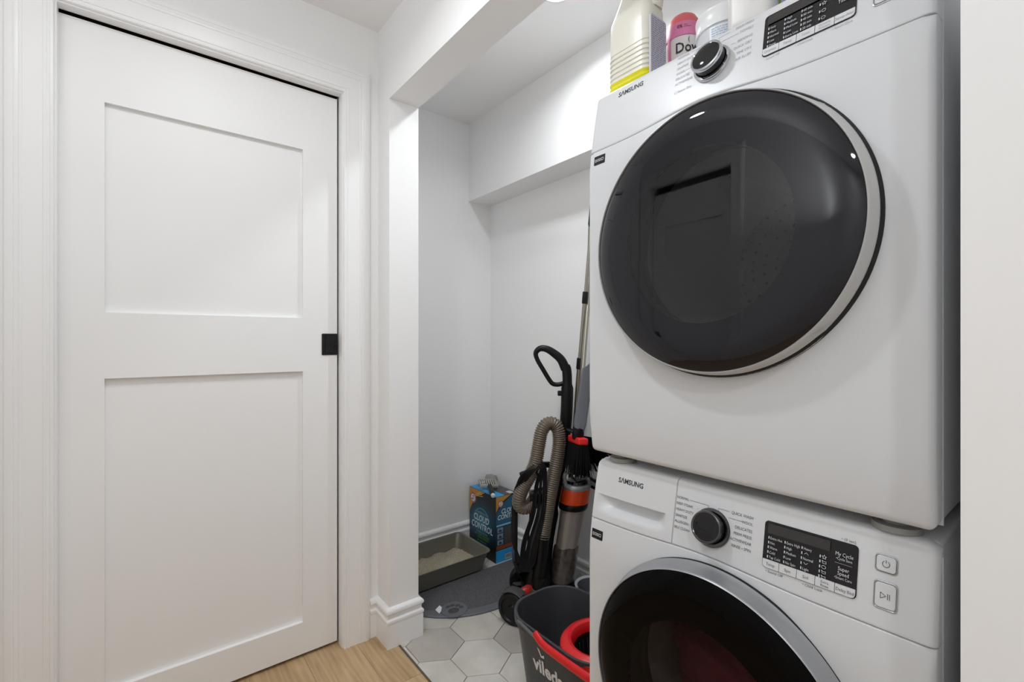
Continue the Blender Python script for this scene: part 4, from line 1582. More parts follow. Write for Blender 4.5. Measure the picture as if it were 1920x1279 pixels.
t = thing('litter_scoop', 'slotted grey litter scoop with black handle lying on the litter box', 'scoop', (-2.05, 1.46, az))
M_scoop = mat('scoop_metal', (186, 182, 172), 0.4, 0.45)
bm = bmesh.new()
for k in range(8):
    b_ = -0.042 + k * 0.012
    b2 = bmesh.new()
    box(b2, 0.0, 0.085, b_ - 0.0033, b_ + 0.0033, -0.001, 0.001)
    for v in b2.verts:
        v.co = Vector(SP(v.co.x, v.co.y, v.co.z + 0.010 * max(0, (0.02 - v.co.x) / 0.02)))
    o = obj('tine', b2, M_scoop, t, smooth=False)
bm.free()
bm = bmesh.new()
for q in ((-0.004, 0.004, -0.048, 0.048, -0.001, 0.012), (0.080, 0.092, -0.048, 0.048, -0.001, 0.012)):
    b2 = bmesh.new()
    box(b2, *q, 0.001)
    for v in b2.verts:
        v.co = Vector(SP(*v.co))
    add(bm, b2)
for s_ in (-1, 1):
    b2 = bmesh.new()
    box(b2, 0.0, 0.090, s_ * 0.047 - 0.0015, s_ * 0.047 + 0.0015, -0.001, 0.014)
    for v in b2.verts:
        v.co = Vector(SP(*v.co))
    add(bm, b2)
obj('blade_frame', bm, M_scoop, t)
bm = bmesh.new()
tube(bm, [SP(a, 0, h) for a, h in ((0.085, 0.006), (0.10, 0.010), (0.14, 0.008), (0.185, 0.004), (0.205, 0.002))], [0.010, 0.012, 0.012, 0.0135, 0.011], 14)
obj('handle', bm, M_black, t)
bm = bmesh.new()
tube(bm, [SP(0.204, 0, 0.0025), SP(0.214, 0, 0.002), SP(0.219, 0, 0.0018)], [0.0112, 0.011, 0.007], 14)
o = obj('handle_tip', bm, M_whiteplastic, t)
# clear second scoop behind it
t = thing('clear_scoop', 'clear plastic scoop behind the slotted one on the litter box', 'scoop', (-2.11, 1.51, az))
M_frost = mat('frosted_plastic', (170, 172, 176), 0.25)
bm = bmesh.new()
uv = [(-0.036, 0.0), (-0.036, 0.03), (-0.028, 0.045), (0.0, 0.050), (0.028, 0.045), (0.036, 0.03), (0.036, 0.0)]
cc = Vector((-2.112, 1.524, az + 0.0015))
g1, g2, g3 = Vector((0.85, 0.45, 0)).normalized(), Vector((-0.25, 0.25, 1)).normalized(), None
g3 = g1.cross(g2)
loft(bm, [[tuple(cc + g1 * (u * f) + g2 * (v * f) + g3 * h) for u, v in uv] for f, h in ((1, 0), (1, 0.012), (0.93, 0.012), (0.93, 0.002))], True, True)
obj('scoop_shell', bm, G_clear, t, angle=20)


# ================================================================== UPRIGHT VACUUM
va = Vector((-1.487, 1.319, 0.0))
v1 = Vector((0.62, 0.7846, 0)).normalized()       # along the head, front to the right
v2 = Vector((0.7846, -0.62, 0)).normalized()      # towards the hall
DV = 0.0                                          # left-right shift of the machine


def V(a, h, d=0.0):
    return va + v1 * a + v2 * d + Vector((0, 0, h))


t = thing('upright_vacuum', 'black upright vacuum with clear orange-banded bin and wound grey hose, behind the mop bucket', 'vacuum cleaner', tuple(va))
M_vac = mat('vacuum_black', (9, 9, 10), 0.38, spec=0.3)
# spine and handle neck
bm = bmesh.new()
sp = spline([V(0.012, 0.12), V(0.028, 0.27), V(0.050, 0.404), V(0.076, 0.54), V(0.103, 0.675), V(0.117, 0.811), V(0.121, 0.93), V(0.119, 1.0), V(0.112, 1.022)], 6)
n = len(sp)
tube(bm, sp, [0.034 if i < n * 0.25 else (0.028 if i < n * 0.5 else (0.026 if i < n * 0.75 else 0.0205)) for i in range(n)], 14)
obj('spine', bm, M_vac, t, angle=50)
bm = bmesh.new()
hl = spline([V(0.114, 1.010), V(0.094, 1.050), V(0.062, 1.078), V(0.034, 1.094), V(0.006, 1.096), V(-0.012, 1.078), V(-0.006, 1.050), V(0.018, 1.008), V(0.046, 0.962), V(0.062, 0.946), V(0.084, 0.944), V(0.108, 0.950)], 6)
n = len(hl)
tube(bm, hl, [0.0208 - 0.0112 * min(1, i / (n * 0.5)) for i in range(n)], 12)
obj('handle', bm, M_vac, t, angle=60)
bm = bmesh.new()
obox(bm, V(0.094, 0.907), v1, v2, Vector((0, 0, 1)), 0.014, 0.009, 0.011, 0.004)
obj('cord_release', bm, M_vac, t)
# body shell
bm = bmesh.new()


def vring(c, ra, rd, h, n=24, pw=0.75):
    return [tuple(V(c[0] + ra * math.copysign(abs(math.cos(a)) ** pw, math.cos(a)), h, c[1] + rd * math.copysign(abs(math.sin(a)) ** pw, math.sin(a)))) for a in [2 * PI * k / n for k in range(n)]]


loft(bm, [vring((0.000, 0), 0.060, 0.075, 0.062), vring((-0.004, 0), 0.070, 0.088, 0.085), vring((-0.010, 0), 0.066, 0.090, 0.14), vring((0.000, -0.01), 0.054, 0.085, 0.20),
          vring((0.012, -0.02), 0.044, 0.070, 0.27), vring((0.030, -0.02), 0.038, 0.062, 0.38), vring((0.046, -0.02), 0.034, 0.055, 0.48), vring((0.064, -0.02), 0.030, 0.045, 0.56), vring((0.084, -0.015), 0.020, 0.03, 0.62)])
obj('body_shell', bm, M_vac, t, angle=50)
# tray below the cords
bm = bmesh.new()
loft(bm, [[tuple(V(a, h, d)) for d in (-0.07, 0.07)] + [tuple(V(a + o_, h - 0.014, d)) for d in (0.07, -0.07) for o_ in (0.012,)] for a, h in ((-0.112, 0.235), (-0.098, 0.190), (-0.072, 0.145), (-0.046, 0.105), (-0.030, 0.075))])
obj('cord_tray', bm, M_black, t)
# dust bin
bm = bmesh.new()
BC = [(0.106, 0.0), (0.145, 0.0)]


def bring(h, r, f=1.0):
    u = (h - 0.105) / 0.34
    c = 0.092 + (0.148 - 0.092) * u
    return [tuple(V(c + r * math.cos(a), h, r * f * math.sin(a))) for a in [2 * PI * k / 40 for k in range(40)]]


loft(bm, [bring(0.112, 0.052), bring(0.120, 0.054), bring(0.435, 0.058)], True, True)
bn = obj('dust_bin', bm, glass_mat('smoky_bin', (0.86, 0.83, 0.80), 0.08), t)
bm = bmesh.new()
loft(bm, [bring(0.123, 0.0515), bring(0.20, 0.0525), bring(0.255, 0.052), bring(0.272, 0.044)], True, True)
for v in bm.verts:
    if v.co.z > 0.21:
        v.co.z += 0.018 * noise.noise(v.co * 25)
obj('dust_load', bm, mat('grey_dust', (104, 96, 90), 1.0, bump=(120, 0.8, 0.004), vary=(40, (70, 64, 60))), bn)
bm = bmesh.new()
loft(bm, [bring(0.262, 0.046), bring(0.36, 0.048), bring(0.428, 0.051)], True, True)
obj('cyclone', bm, mat('cyclone_grey', (172, 168, 168), 0.5), bn)
bm = bmesh.new()
loft(bm, [bring(0.098, 0.050), bring(0.104, 0.057), bring(0.118, 0.057), bring(0.122, 0.055)], True, True)
obj('bin_floor', bm, M_vac, t)
bm = bmesh.new()
loft(bm, [bring(0.424, 0.0595), bring(0.430, 0.0615), bring(0.446, 0.0615), bring(0.450, 0.060)], True, True)
obj('bin_collar', bm, M_vac, t)
bm = bmesh.new()
loft(bm, [bring(0.450, 0.0605), bring(0.456, 0.0615), bring(0.505, 0.0595), bring(0.511, 0.058)], True, True)
o = obj('bin_band', bm, mat('orange_plastic', (214, 70, 26), 0.28), t)
o['label'] = 'orange band'
bm = bmesh.new()
loft(bm, [bring(0.509, 0.0590), bring(0.513, 0.0605), bring(0.523, 0.0600), bring(0.529, 0.0560), bring(0.530, 0.044)], True, True)
obj('bin_lid', bm, M_silver, t)
bm = bmesh.new()
loft(bm, [bring(0.529, 0.047), bring(0.540, 0.044), bring(0.548, 0.030)], True, True)
obj('bin_vent', bm, M_blackgloss, t)
bm = bmesh.new()
hb = spline([V(0.112, 0.523, 0.030), V(0.106, 0.563, 0.032), V(0.118, 0.581, 0.032), V(0.152, 0.582, 0.03), V(0.186, 0.572, 0.022), V(0.205, 0.548, 0.014), V(0.213, 0.522, 0.008)], 6)
tube(bm, hb, 0.0085, 10)
obj('bin_handle', bm, M_silver, t)
# hose
hs = spline([V(0.012, 0.335, 0.09), V(0.025, 0.415, 0.09), V(0.044, 0.523, 0.09), V(0.066, 0.631, 0.085), V(0.079, 0.717, 0.075), V(0.073, 0.769, 0.07), V(0.052, 0.792, 0.07), V(0.025, 0.787, 0.075),
             V(0.006, 0.757, 0.085), V(-0.005, 0.707, 0.095), V(-0.018, 0.642, 0.10), V(-0.040, 0.588, 0.10), V(-0.065, 0.545, 0.10), V(-0.083, 0.502, 0.10), V(-0.084, 0.469, 0.095), V(-0.064, 0.453, 0.085), V(-0.038, 0.457, 0.07), V(-0.022, 0.472, 0.05)], 24)
# even spacing
L = [0.0]
for p, q in zip(hs[:-1], hs[1:]):
    L.append(L[-1] + (q - p).length)
step = 0.0021
pts, k = [], 0
s = 0.0
while s < L[-1]:
    while L[k + 1] < s:
        k += 1
    f = (s - L[k]) / max(1e-9, L[k + 1] - L[k])
    pts.append(hs[k].lerp(hs[k + 1], f))
    s += step
bm = bmesh.new()
tube(bm, pts, [0.0282 if i % 4 in (0, 1) else 0.0243 for i in range(len(pts))], 14)
obj('hose', bm, mat('hose_grey', (104, 95, 82), 0.33), t, angle=80)
bm = bmesh.new()
tube(bm, [V(0.0135, 0.348, 0.09), V(0.012, 0.340, 0.09), V(0.004, 0.24, 0.09), V(-0.006, 0.172, 0.088)], [0.026, 0.0275, 0.0255, 0.024], 16)
tube(bm, [V(-0.005, 0.178, 0.088), V(-0.006, 0.165, 0.088), V(-0.012, 0.120, 0.085), V(-0.016, 0.095, 0.08)], [0.027, 0.0275, 0.021, 0.021], 16)
obj('hose_cuff', bm, M_vac, t)
bm = bmesh.new()
tube(bm, [V(-0.014, 0.130, 0.086), V(-0.016, 0.095, 0.082), V(-0.016, 0.06, 0.075)], 0.0235, 14)
obj('hose_socket', bm, mat('hose_grey', (104, 95, 82), 0.33), t)
# clip that holds the end of the hose and the two cord hooks
bm = bmesh.new()
obox(bm, V(-0.012, 0.487, 0.055), v1, v2, Vector((0, 0, 1)), 0.030, 0.030, 0.022, 0.006)
tube(bm, [V(-0.03, 0.50, 0.06), V(0.0, 0.505, 0.03), V(0.05, 0.50, 0.0)], 0.012, 8)
obj('hose_clip', bm, M_vac, t)
bm = bmesh.new()
tube(bm, [V(0.095, 0.60, 0.0), V(0.04, 0.618, 0.05), V(-0.004, 0.630, 0.098), V(-0.010, 0.600, 0.125)], [0.013, 0.013, 0.014, 0.011], 10)
obj('cord_hook', bm, M_vac, t)
bm = bmesh.new()
tube(bm, [V(-0.008, 0.20, 0.05), V(-0.05, 0.215, 0.085), V(-0.082, 0.205, 0.10), V(-0.095, 0.235, 0.10)], [0.014, 0.012, 0.012, 0.008], 10)
obj('cord_hook', bm, M_vac, t)
bm = bmesh.new()
obox(bm, V(-0.062, 0.262, 0.07), v1, v2, Vector((0, 0, 1)), 0.010, 0.008, 0.008, 0.003)
obj('lock_tab', bm, mat('orange_plastic', (214, 70, 26), 0.28), t)
# power cord: many loops between the hooks
bm = bmesh.new()
random.seed(11)
for k in range(10):
    j = random.uniform(-0.008, 0.008)
    o_ = k * 0.0046 - 0.006
    tube(bm, spline([V(-0.004 - o_ * 0.3, 0.642, 0.118), V(-0.030 - o_, 0.618 - o_ * 0.3, 0.134), V(-0.066 - o_ * 0.8 + j, 0.565, 0.120), V(-0.096 - o_ * 0.35 + j, 0.48, 0.070), V(-0.100 - o_ * 0.3 + j, 0.33, 0.085), V(-0.095 + o_ * 0.4, 0.245, 0.095), V(-0.082 + o_ * 0.5, 0.205, 0.10)], 5), 0.0042, 6)
for k in range(12):
    j = random.uniform(-0.005, 0.005)
    o_ = k * 0.0056 - 0.008
    tube(bm, spline([V(-0.006 + o_ * 0.3, 0.642, 0.112), V(0.000 + o_ * 0.4, 0.615, 0.118), V(-0.010 + o_ * 0.7 + j, 0.545, 0.112), V(-0.022 + o_ * 0.85 + j, 0.44, 0.112), V(-0.056 + o_ * 1.0 + j, 0.33, 0.112), V(-0.072 + o_ * 0.9, 0.245, 0.11), V(-0.078 + o_ * 0.6, 0.205, 0.106)], 5), 0.0046, 6)
tube(bm, spline([V(-0.035, 0.455, 0.05), V(-0.041, 0.38, 0.06), V(-0.047, 0.31, 0.07), V(-0.052, 0.27, 0.075)], 5), 0.0035, 6)
tag(obj('power_cord', bm, mat('cord_black', (11, 11, 13), 0.5, spec=0.3), t), kind='stuff')
bm = bmesh.new()
tube(bm, [V(-0.016, 0.632, 0.12), V(-0.045, 0.612, 0.122), V(-0.072, 0.600, 0.122), V(-0.082, 0.597, 0.122)], [0.009, 0.0075, 0.010, 0.008], 10)
obj('power_plug', bm, M_vac, t)
# crevice tool in its holder
bm = bmesh.new()
q0, q1 = V(0.150, 0.775, 0.145), V(0.187, 1.035, 0.145)
ax_ = (q1 - q0).normalized()
sd_ = (v1 - ax_ * v1.dot(ax_)).normalized()
sn_ = ax_.cross(sd_)
RGS = []
for f, w_, d_, sh in ((0, 0.020, 0.018, 0), (0.06, 0.022, 0.019, 0), (0.10, 0.024, 0.016, 0), (0.5, 0.024, 0.013, 0), (0.94, 0.0205, 0.0105, 0.0), (1.0, 0.020, 0.010, 0.022)):
    c_ = q0.lerp(q1, f)
    RGS.append([tuple(c_ + sd_ * x + sn_ * y + ax_ * (sh * (x / 0.02))) for x, y in rrect(-w_, w_, -d_, d_, d_ * 0.6, 3)])
RGS.append([tuple(q0.lerp(q1, 0.98) + sd_ * x + sn_ * y + ax_ * (0.02 * (x / 0.02))) for x, y in rrect(-0.016, 0.016, -0.006, 0.006, 0.003, 3)])
loft(bm, RGS)
ct = obj('crevice_tool', bm, mat('tool_grey', (104, 107, 113), 0.35), t)
bm = bmesh.new()
tube(bm, [V(0.144, 0.742, 0.145), V(0.145, 0.750, 0.145), V(0.149, 0.786, 0.145), V(0.150, 0.789, 0.145)], [0.020, 0.0235, 0.0235, 0.020], 16)
tube(bm, [V(0.146, 0.765, 0.14), V(0.128, 0.76, 0.06), V(0.114, 0.755, 0.005)], 0.010, 8)
obj('tool_holder', bm, M_vac, t)
# floor head, wheels
bm = bmesh.new()
hp_ = [(-0.02, 0.06), (0.02, 0.075), (0.07, 0.075), (0.10, 0.062), (0.128, 0.042)]
loft(bm, [[tuple(V(a, z, d)) for d, z in ((-0.12, 0.012), (-0.12, h * 0.7), (-0.10, h), (0.10, h), (0.12, h * 0.7), (0.12, 0.012))] for a, h in hp_])
obj('floor_head', bm, M_vac, t)
for sg in (1, -1):
    wc = V(-0.105, 0.064, 0.112) if sg > 0 else V(-0.060, 0.077, -0.075)
    nd = (v2 * sg * 0.86 - v1 * 0.50).normalized() if sg > 0 else -v2
    e_ = Vector((0, 0, 1)).cross(nd).normalized()
    WF = lambda r, a, h: tuple(wc + e_ * r * math.cos(a) + Vector((0, 0, 1)) * r * math.sin(a) + nd * h)
    bm = bmesh.new()
    lathe(bm, [(0.030, -0.026), (0.060, -0.026), (0.064, -0.020), (0.064, 0.016), (0.060, 0.022), (0.048, 0.024), (0.044, 0.018), (0.018, 0.016), (0.014, 0.022), (0.0, 0.022)], WF, 36)
    obj('wheel', bm, M_black, t)
# fender and red foot pedal beside the near wheel
wc = V(-0.105, 0.064, 0.112)
nd = (v2 * 0.86 - v1 * 0.50).normalized()
e_ = Vector((0, 0, 1)).cross(nd).normalized()
bm = bmesh.new()
rg = []
for k in range(7):
    a = math.radians(55 + 75 * k / 6)
    rg.append([tuple(wc + e_ * (r * math.cos(a)) + Vector((0, 0, r * math.sin(a))) + nd * h) for r, h in ((0.0655, -0.022), (0.0655, 0.020), (0.070, 0.022), (0.073, 0.015), (0.074, -0.022))])
loft(bm, rg)
obj('wheel_fender', bm, mat('fender_grey', (62, 62, 64), 0.45), t)
bm = bmesh.new()
tube(bm, [V(-0.078, 0.114, 0.108), V(-0.070, 0.117, 0.10), V(-0.030, 0.126, 0.07)], [0.0135, 0.0175, 0.0175], 18)
pd = obj('foot_pedal', bm, mat('pedal_red', (176, 34, 30), 0.3), t)
bm = bmesh.new()
tube(bm, [V(-0.0795, 0.1138, 0.109), V(-0.0775, 0.1143, 0.1075)], 0.009, 14)
obj('pedal_end', bm, mat('bright_red', (226, 40, 34), 0.3), pd)
bm = bmesh.new()
tube(bm, [V(-0.105, 0.064, -0.10), V(-0.105, 0.064, 0.10)], 0.012, 10)
tube(bm, [V(-0.105, 0.064, 0.06), V(-0.02, 0.075, 0.05)], 0.022, 10)
tube(bm, [V(-0.105, 0.064, -0.06), V(-0.02, 0.075, -0.05)], 0.022, 10)
obj('axle', bm, M_vac, t)

# ================================================================== BROOM AND LONG DUSTPAN BEHIND IT
M_pole = mat('pole_steel', (168, 164, 154), 0.3, 1.0)
pA = Vector((-1.424, 1.470, 0.758))
pB = Vector((-1.342, 1.461, 1.412))
pd_ = (pB - pA).normalized()
at_z = lambda z: pA + pd_ * ((z - pA.z) / pd_.z)
t = thing('long_dustpan', 'long-handled black dustpan on a jointed steel pole, leaning behind the vacuum', 'dustpan', tuple(at_z(0.0)))
bm = bmesh.new()
tube(bm, [at_z(0.06), at_z(1.045)], 0.0115, 16)
tube(bm, [at_z(1.03), at_z(1.318)], 0.0095, 16)
tube(bm, [at_z(1.30), at_z(1.60)], 0.0070, 16)
obj('pole', bm, M_pole, t)
for z0_, z1_, r_ in ((1.008, 1.056, 0.0140), (1.285, 1.335, 0.0125)):
    bm = bmesh.new()
    tube(bm, [at_z(z0_), at_z(z0_ + 0.004), at_z(z1_ - 0.004), at_z(z1_)], [r_ * 0.9, r_, r_, r_ * 0.9], 16)
    obj('pole_joint', bm, M_black, t)
bm = bmesh.new()
tube(bm, [at_z(1.60), at_z(1.61), at_z(1.70), at_z(1.71)], [0.010, 0.013, 0.013, 0.009], 14)
obj('grip', bm, M_black, t)
bm = bmesh.new()
f0 = at_z(0.0)
px0, px1, py0, py1 = f0.x - 0.06, f0.x + 0.06, 1.478, 1.545
loft(bm, [[(px0, py0, 0.001), (px0, py1, 0.001), (px0, py1, 0.075), (px0, py0, 0.075)], [(px0 + 0.004, py0, 0.001), (px0 + 0.004, py1, 0.001), (px0 + 0.004, py1, 0.075), (px0 + 0.004, py0, 0.075)]])
box(bm, px0, px1, py0, py1, 0.001, 0.004)
loft(bm, [[(px0, y, 0.001), (px1, y, 0.001), (px1, y, 0.012), (px0, y, 0.075)] for y in (py0, py0 + 0.003)])
loft(bm, [[(px0, y, 0.001), (px1, y, 0.001), (px1, y, 0.012), (px0, y, 0.075)] for y in (py1 - 0.003, py1)])
obox(bm, at_z(0.055), Vector((1, 0, 0)), Vector((0, 1, 0)), Vector((0, 0, 1)), 0.022, 0.018, 0.03, 0.005)
obj('pan', bm, M_black, t)

bC = Vector((-1.290, 1.350, 0.738))
bx_ = Vector((0.60, -0.28, 0.05)).normalized()
bz_ = Vector((0.0, 0.06, 1)).normalized()
bz_ = (bz_ - bx_ * bz_.dot(bx_)).normalized()
by_ = bz_.cross(bx_)
t = thing('broom', 'steel broom with red block and black bristles hung on the dustpan pole', 'broom', tuple(bC))
bm = bmesh.new()
obox(bm, bC, bx_, by_, bz_, 0.062, 0.020, 0.0135, 0.006, 3)
obj('broom_block', bm, mat('block_red', (222, 30, 26), 0.4), t)
bm = bmesh.new()
tp = bC + Vector((-0.062, 0.125, 0.53))
ptop = bC + (tp - bC) * 1.75
ptop.y = min(ptop.y, 1.545)
tube(bm, [bC + bz_ * 0.01, tp, ptop], 0.0095, 14)
obj('pole', bm, M_pole, t)
bm = bmesh.new()
tube(bm, [bC + bz_ * 0.012, bC + bz_ * 0.05], [0.015, 0.0115], 12)
tube(bm, [bC + bz_ * 0.035 + by_ * 0.01, bC + bz_ * 0.035 + (at_z(0.77) - bC) * 0.9], 0.006, 8)
obj('pole_socket', bm, M_black, t)
bm = bmesh.new()
random.seed(2)
for i in range(26):
    for j in range(7):
        u, v = -0.058 + 0.116 * i / 25, -0.016 + 0.032 * j / 6
        b0 = bC + bx_ * u + by_ * v - bz_ * 0.012
        tipv = b0 + bx_ * (u * 0.16 + 0.006 + random.uniform(-0.006, 0.006)) + by_ * (v * 0.9 + random.uniform(-0.006, 0.006)) - bz_ * (0.122 + random.uniform(-0.008, 0.006))
        midv = b0.lerp(tipv, 0.5) + bx_ * u * 0.03
        tube(bm, [b0, midv, tipv], [0.0030, 0.0026, 0.0012], 3)
tag(obj('bristles', bm, mat('bristle_black', (9, 8, 8), 0.8, spec=0.15), t, smooth=False), kind='stuff')

# black round duster behind the broom, wide part to the right
t = thing('duster', 'flared black duster head sticking out right of the broom bristles', 'duster', (-1.27, 1.40, 0.62))
bm = bmesh.new()
random.seed(9)
root = Vector((-1.345, 1.425, 0.735))
for k in range(210):
    a = random.uniform(-0.10, 1.0)
    ln_ = random.uniform(0.13, 0.165)
    dir_ = (Vector((0.62, 0.7846, 0)) * math.sin(1.25 * (1 - a) * 0.95) * 0.95 + Vector((0, 0, -1)) * (0.30 + 0.75 * a) + Vector((0.4, -0.3, 0)) * random.uniform(-0.14, 0.14)).normalized()
    tipv = root + dir_ * ln_ + Vector((0, 0, random.uniform(-0.004, 0.004)))
    tube(bm, [root + dir_ * 0.01, root.lerp(tipv, 0.6) + Vector((0, 0, 0.004)), tipv], [0.0035, 0.0042, 0.0016], 4)
tag(obj('fibres', bm, mat('fibre_black', (9, 9, 9), 0.9, spec=0.1), t, smooth=False), kind='stuff')
bm = bmesh.new()
tube(bm, [root + Vector((0.0, 0, -0.02)), root + Vector((-0.015, 0.01, 0.12)), root + Vector((-0.045, 0.126, 1.0))], [0.013, 0.009, 0.007], 12)
obj('stick', bm, M_pole, t)

# purple bag standing in the corner behind the washer
t = thing('storage_bag', 'tall purple bag with a white and green edge, glimpsed between dryer and washer', 'bag', (-1.07, 1.49, 0))
bm = bmesh.new()
gx0, gx1, gy0, gy1 = -1.165, -0.985, 1.455, 1.540
loft(bm, [rr_ for rr_ in [[(x, y, z) for x, y in rrect(gx0 + i, gx1 - i, gy0 + i * 0.5, gy1 - i * 0.5, 0.02, 4)] for z, i in ((0.001, 0.012), (0.01, 0.004), (0.10, 0.0), (0.45, 0.0), (0.72, 0.002))]])
obj('bag_body', bm, mat('purple_film', (58, 26, 150), 0.35), t)
bm = bmesh.new()
box(bm, gx0 - 0.0015, gx0 + 0.012, gy0 - 0.001, gy0 + 0.05, 0.05, 0.735, 0.001, 1)
obj('white_edge', bm, mat('white_film', (206, 206, 212), 0.4), t)
bm = bmesh.new()
box(bm, gx0 - 0.022, gx0 - 0.0015, gy0 + 0.01, gy0 + 0.045, 0.05, 0.74, 0.002, 1)
obj('green_edge', bm, mat('olive_film', (150, 152, 92), 0.45), t)

# chrome rail and bowl between the vacuum and the washer
t = thing('metal_rack', 'dark metal rack behind the vacuum, its rails ending left of the washer', 'rack', (-1.30, 1.52, 0))
for k, (dz, m) in enumerate(((0, M_black), (-0.016, M_silver), (-0.032, M_black))):
    bm = bmesh.new()
    tube(bm, [(-1.415, 1.512, 0.547 + dz), (-1.20, 1.478, 0.525 + dz), (-1.185, 1.477, 0.525 + dz)], 0.0065, 10)
    obj('rail', bm, m, t)
for lx_, ly_ in ((-1.195, 1.478), (-1.235, 1.486)):
    bm = bmesh.new()
    tube(bm, [(lx_, ly_, 0.53), (lx_ + 0.008, ly_ + 0.02, 0.0)], 0.008, 10)
    obj('leg', bm, M_black, t)

wx, wy = -1.306, 1.457
t = thing('bowl', 'deep white rimmed bowl on the tiles beside the vacuum, half behind the washer', 'bowl', (wx, wy, 0))
bm = bmesh.new()
lathe(bm, [(0.0, 0.001), (0.050, 0.001), (0.054, 0.006), (0.058, 0.06), (0.066, 0.118), (0.0745, 0.122), (0.0760, 0.126), (0.0735, 0.128), (0.064, 0.122)], lambda r, a, h: (wx + r * math.cos(a), wy + r * math.sin(a), h), 40)
obj('bowl_shell', bm, M_whiteplastic, t)
bm = bmesh.new()
lathe(bm, [(0.0645, 0.1225), (0.058, 0.10), (0.050, 0.075), (0.030, 0.068), (0.0, 0.066)], lambda r, a, h: (wx + r * math.cos(a), wy + r * math.sin(a), h), 40)
obj('bowl_lining', bm, mat('lining_steel', (120, 122, 128), 0.3, 0.6), t)

# ================================================================== MOP BUCKET
kx0, kx1, ky0, ky1, kz = -1.185, -0.785, 0.890, 1.168, 0.290
t = thing('mop_bucket', 'charcoal mop bucket with red wringer and white lettering, beside the washer', 'bucket', ((kx0 + kx1) / 2, (ky0 + ky1) / 2, 0))


def kring(z, ins, r=0.105):
    return [(x, y, z) for x, y in rrect(kx0 + ins, kx1 - ins, ky0 + ins, ky1 - ins, max(0.02, r - ins * 0.5), 10)]


bm = bmesh.new()
loft(bm, [kring(0.001, 0.046), kring(0.006, 0.040), kring(0.12, 0.026), kring(0.262, 0.0085), kring(0.264, 0.0015), kring(0.286, 0.0), kring(kz, 0.001), kring(kz + 0.001, 0.004), kring(kz - 0.001, 0.0085),
          kring(0.262, 0.0125), kring(0.105, 0.033), kring(0.099, 0.046), kring(0.012, 0.058)], True, True)
obj('bucket_shell', bm, M_dark, t, angle=45)
bm = bmesh.new()
loft(bm, [kring(0.055, 0.052), kring(0.0555, 0.0525)], True, True)
obj('water', bm, mat('dark_water', (12, 14, 12), 0.04), t)
# wringer: red funnel ring over a black basket
rx, ry = -0.880, 1.012
KF = lambda r, a, h: (rx + r * 0.92 * math.cos(a), ry + r * math.sin(a), h)
bm = bmesh.new()
lathe(bm, [(0.076, kz - 0.030), (0.080, kz - 0.006), (0.086, kz + 0.003), (0.095, kz + 0.006), (0.108, kz + 0.002), (0.117, kz - 0.008), (0.118, kz - 0.022), (0.110, kz - 0.024), (0.080, kz - 0.030)], KF, 56)
w_ = obj('wringer_ring', bm, M_red, t)
bm = bmesh.new()
lathe(bm, [(0.0745, kz - 0.020), (0.070, kz - 0.06), (0.058, kz - 0.13), (0.030, kz - 0.135), (0.0, kz - 0.135)], KF, 40)
obj('wringer_basket', bm, mat('basket_black', (12, 12, 13), 0.5), t)
for k in range(26):
    a = 2 * PI * k / 26
    bm = bmesh.new()
    tube(bm, [KF(0.0725, a, kz - 0.035), KF(0.0685, a, kz - 0.065), KF(0.060, a, kz - 0.118)], 0.0016, 5)
    obj('basket_rib', bm, mat('rib_grey', (54, 54, 56), 0.4), w_)
# bail handle lying on the near rim with its red grip
hy_ = ky0 - 0.004
bm = bmesh.new()
tube(bm, spline([(kx0 + 0.085, ky0 + 0.003, kz - 0.008), (kx0 + 0.115, hy_, kz - 0.004), (kx0 + 0.17, hy_ - 0.002, kz - 0.010), (kx0 + 0.25, hy_ - 0.003, kz - 0.012), (kx1 - 0.06, hy_ - 0.003, kz - 0.010)], 6), 0.0050, 10)
obj('bail', bm, mat('bail_grey', (84, 86, 90), 0.45), t)
bm = bmesh.new()
gp = spline([(kx0 + 0.172, hy_ - 0.003, kz + 0.004), (kx0 + 0.184, hy_ - 0.004, kz - 0.003), (kx0 + 0.215, hy_ - 0.005, kz - 0.012), (kx0 + 0.27, hy_ - 0.006, kz - 0.012), (kx1 - 0.05, hy_ - 0.005, kz - 0.011), (kx1 - 0.012, hy_ - 0.003, kz - 0.010)], 6)
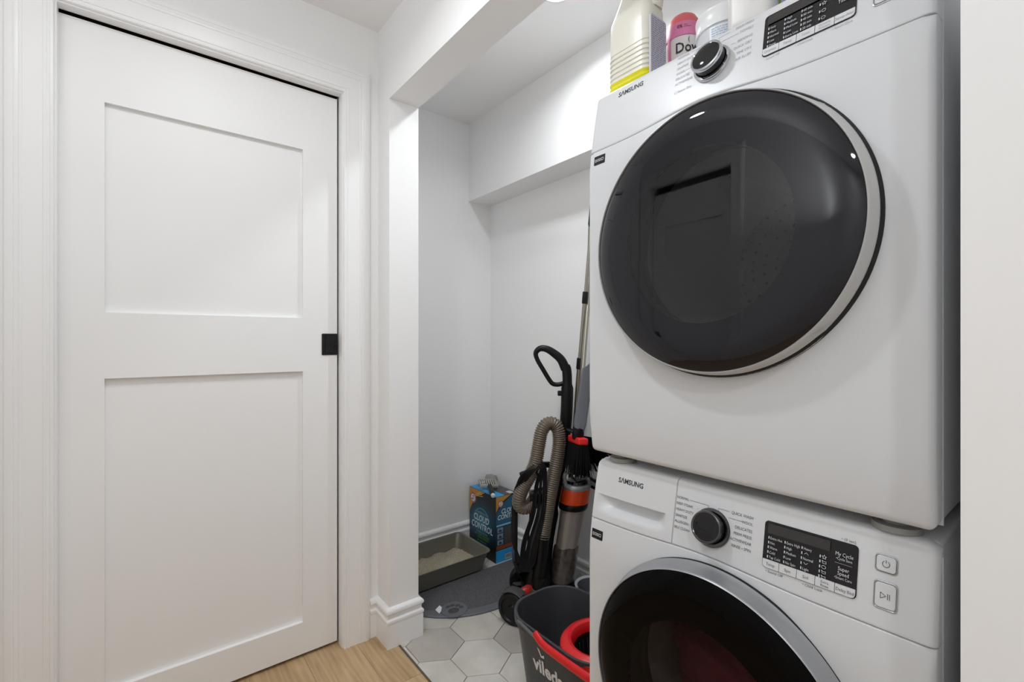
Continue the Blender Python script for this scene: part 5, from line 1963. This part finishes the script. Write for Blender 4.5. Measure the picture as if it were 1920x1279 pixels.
tube(bm, gp, [0.007] + [0.0125] * (len(gp) - 2) + [0.010], 12, squash=(Vector((0, 1, 0)), 0.62))
obj('bail_grip', bm, M_red, t)
# white lettering on the near side
def KW(x, z):
    ins = 0.0085 + (0.262 - z) / 0.142 * 0.0175
    return (x, ky0 + ins - 0.0012, z)


bm = bmesh.new()
text(bm, 'vileda', 0.058, lambda u, v: KW(-1.046 + u, 0.166 + v), bold=0.0018, sx=0.96)
obj('brand_lettering', bm, mat('print_white', (214, 214, 214), 0.5), t, smooth=False)
bm = bmesh.new()
ox, oz = -1.008, 0.216
flat(bm, [(ox - 0.015, oz + 0.024), (ox - 0.006, oz + 0.022), (ox + 0.003, oz + 0.006), (ox, oz)], KW)
flat(bm, [(ox, oz), (ox + 0.003, oz + 0.006), (ox + 0.014, oz + 0.013), (ox + 0.014, oz + 0.003)], KW)
obj('brand_leaf', bm, mat('print_white', (214, 214, 214), 0.5), t, smooth=False)


# ================================================================== SECOND DOOR, ACROSS THE HALL (seen mirrored in the dryer door)
def mirrored_copy(src, parent, M, name=None):
    c = src.copy()
    c.parent = parent
    C.objects.link(c)
    c.matrix_parent_inverse = Matrix.Identity(4)
    if src.type == 'MESH':
        c.data = src.data.copy()
        c.data.transform(M)
        c.matrix_basis = Matrix.Identity(4)
    return c


SX = 0.70
M2 = Matrix(((0, -SX, 0, -1.260), (1, 0, 0, YREAR - XW + 0.0), (0, 0, 1, 0), (0, 0, 0, 1)))
M3 = M2 @ Matrix.Diagonal((1, 1, 0.984, 1))
for src, nm, label, cat in ((door, 'door_2', 'white shaker door across the hall from the laundry machines', 'door'),
                            (t1, 'trim_2', 'white jamb and moulded casing around the door across the hall', 'door casing')):
    if src.type == 'MESH':
        top = mirrored_copy(src, None, M2)
    else:
        top = bpy.data.objects.new(nm, None)
        C.objects.link(top)
    top.name = nm
    tag(top, label, cat, None, 'structure')
    MM = M2 if src.type == 'MESH' else M3
    for ch in list(src.children):
        c = mirrored_copy(ch, top, MM)
        for g in ch.children:
            mirrored_copy(g, c, MM)
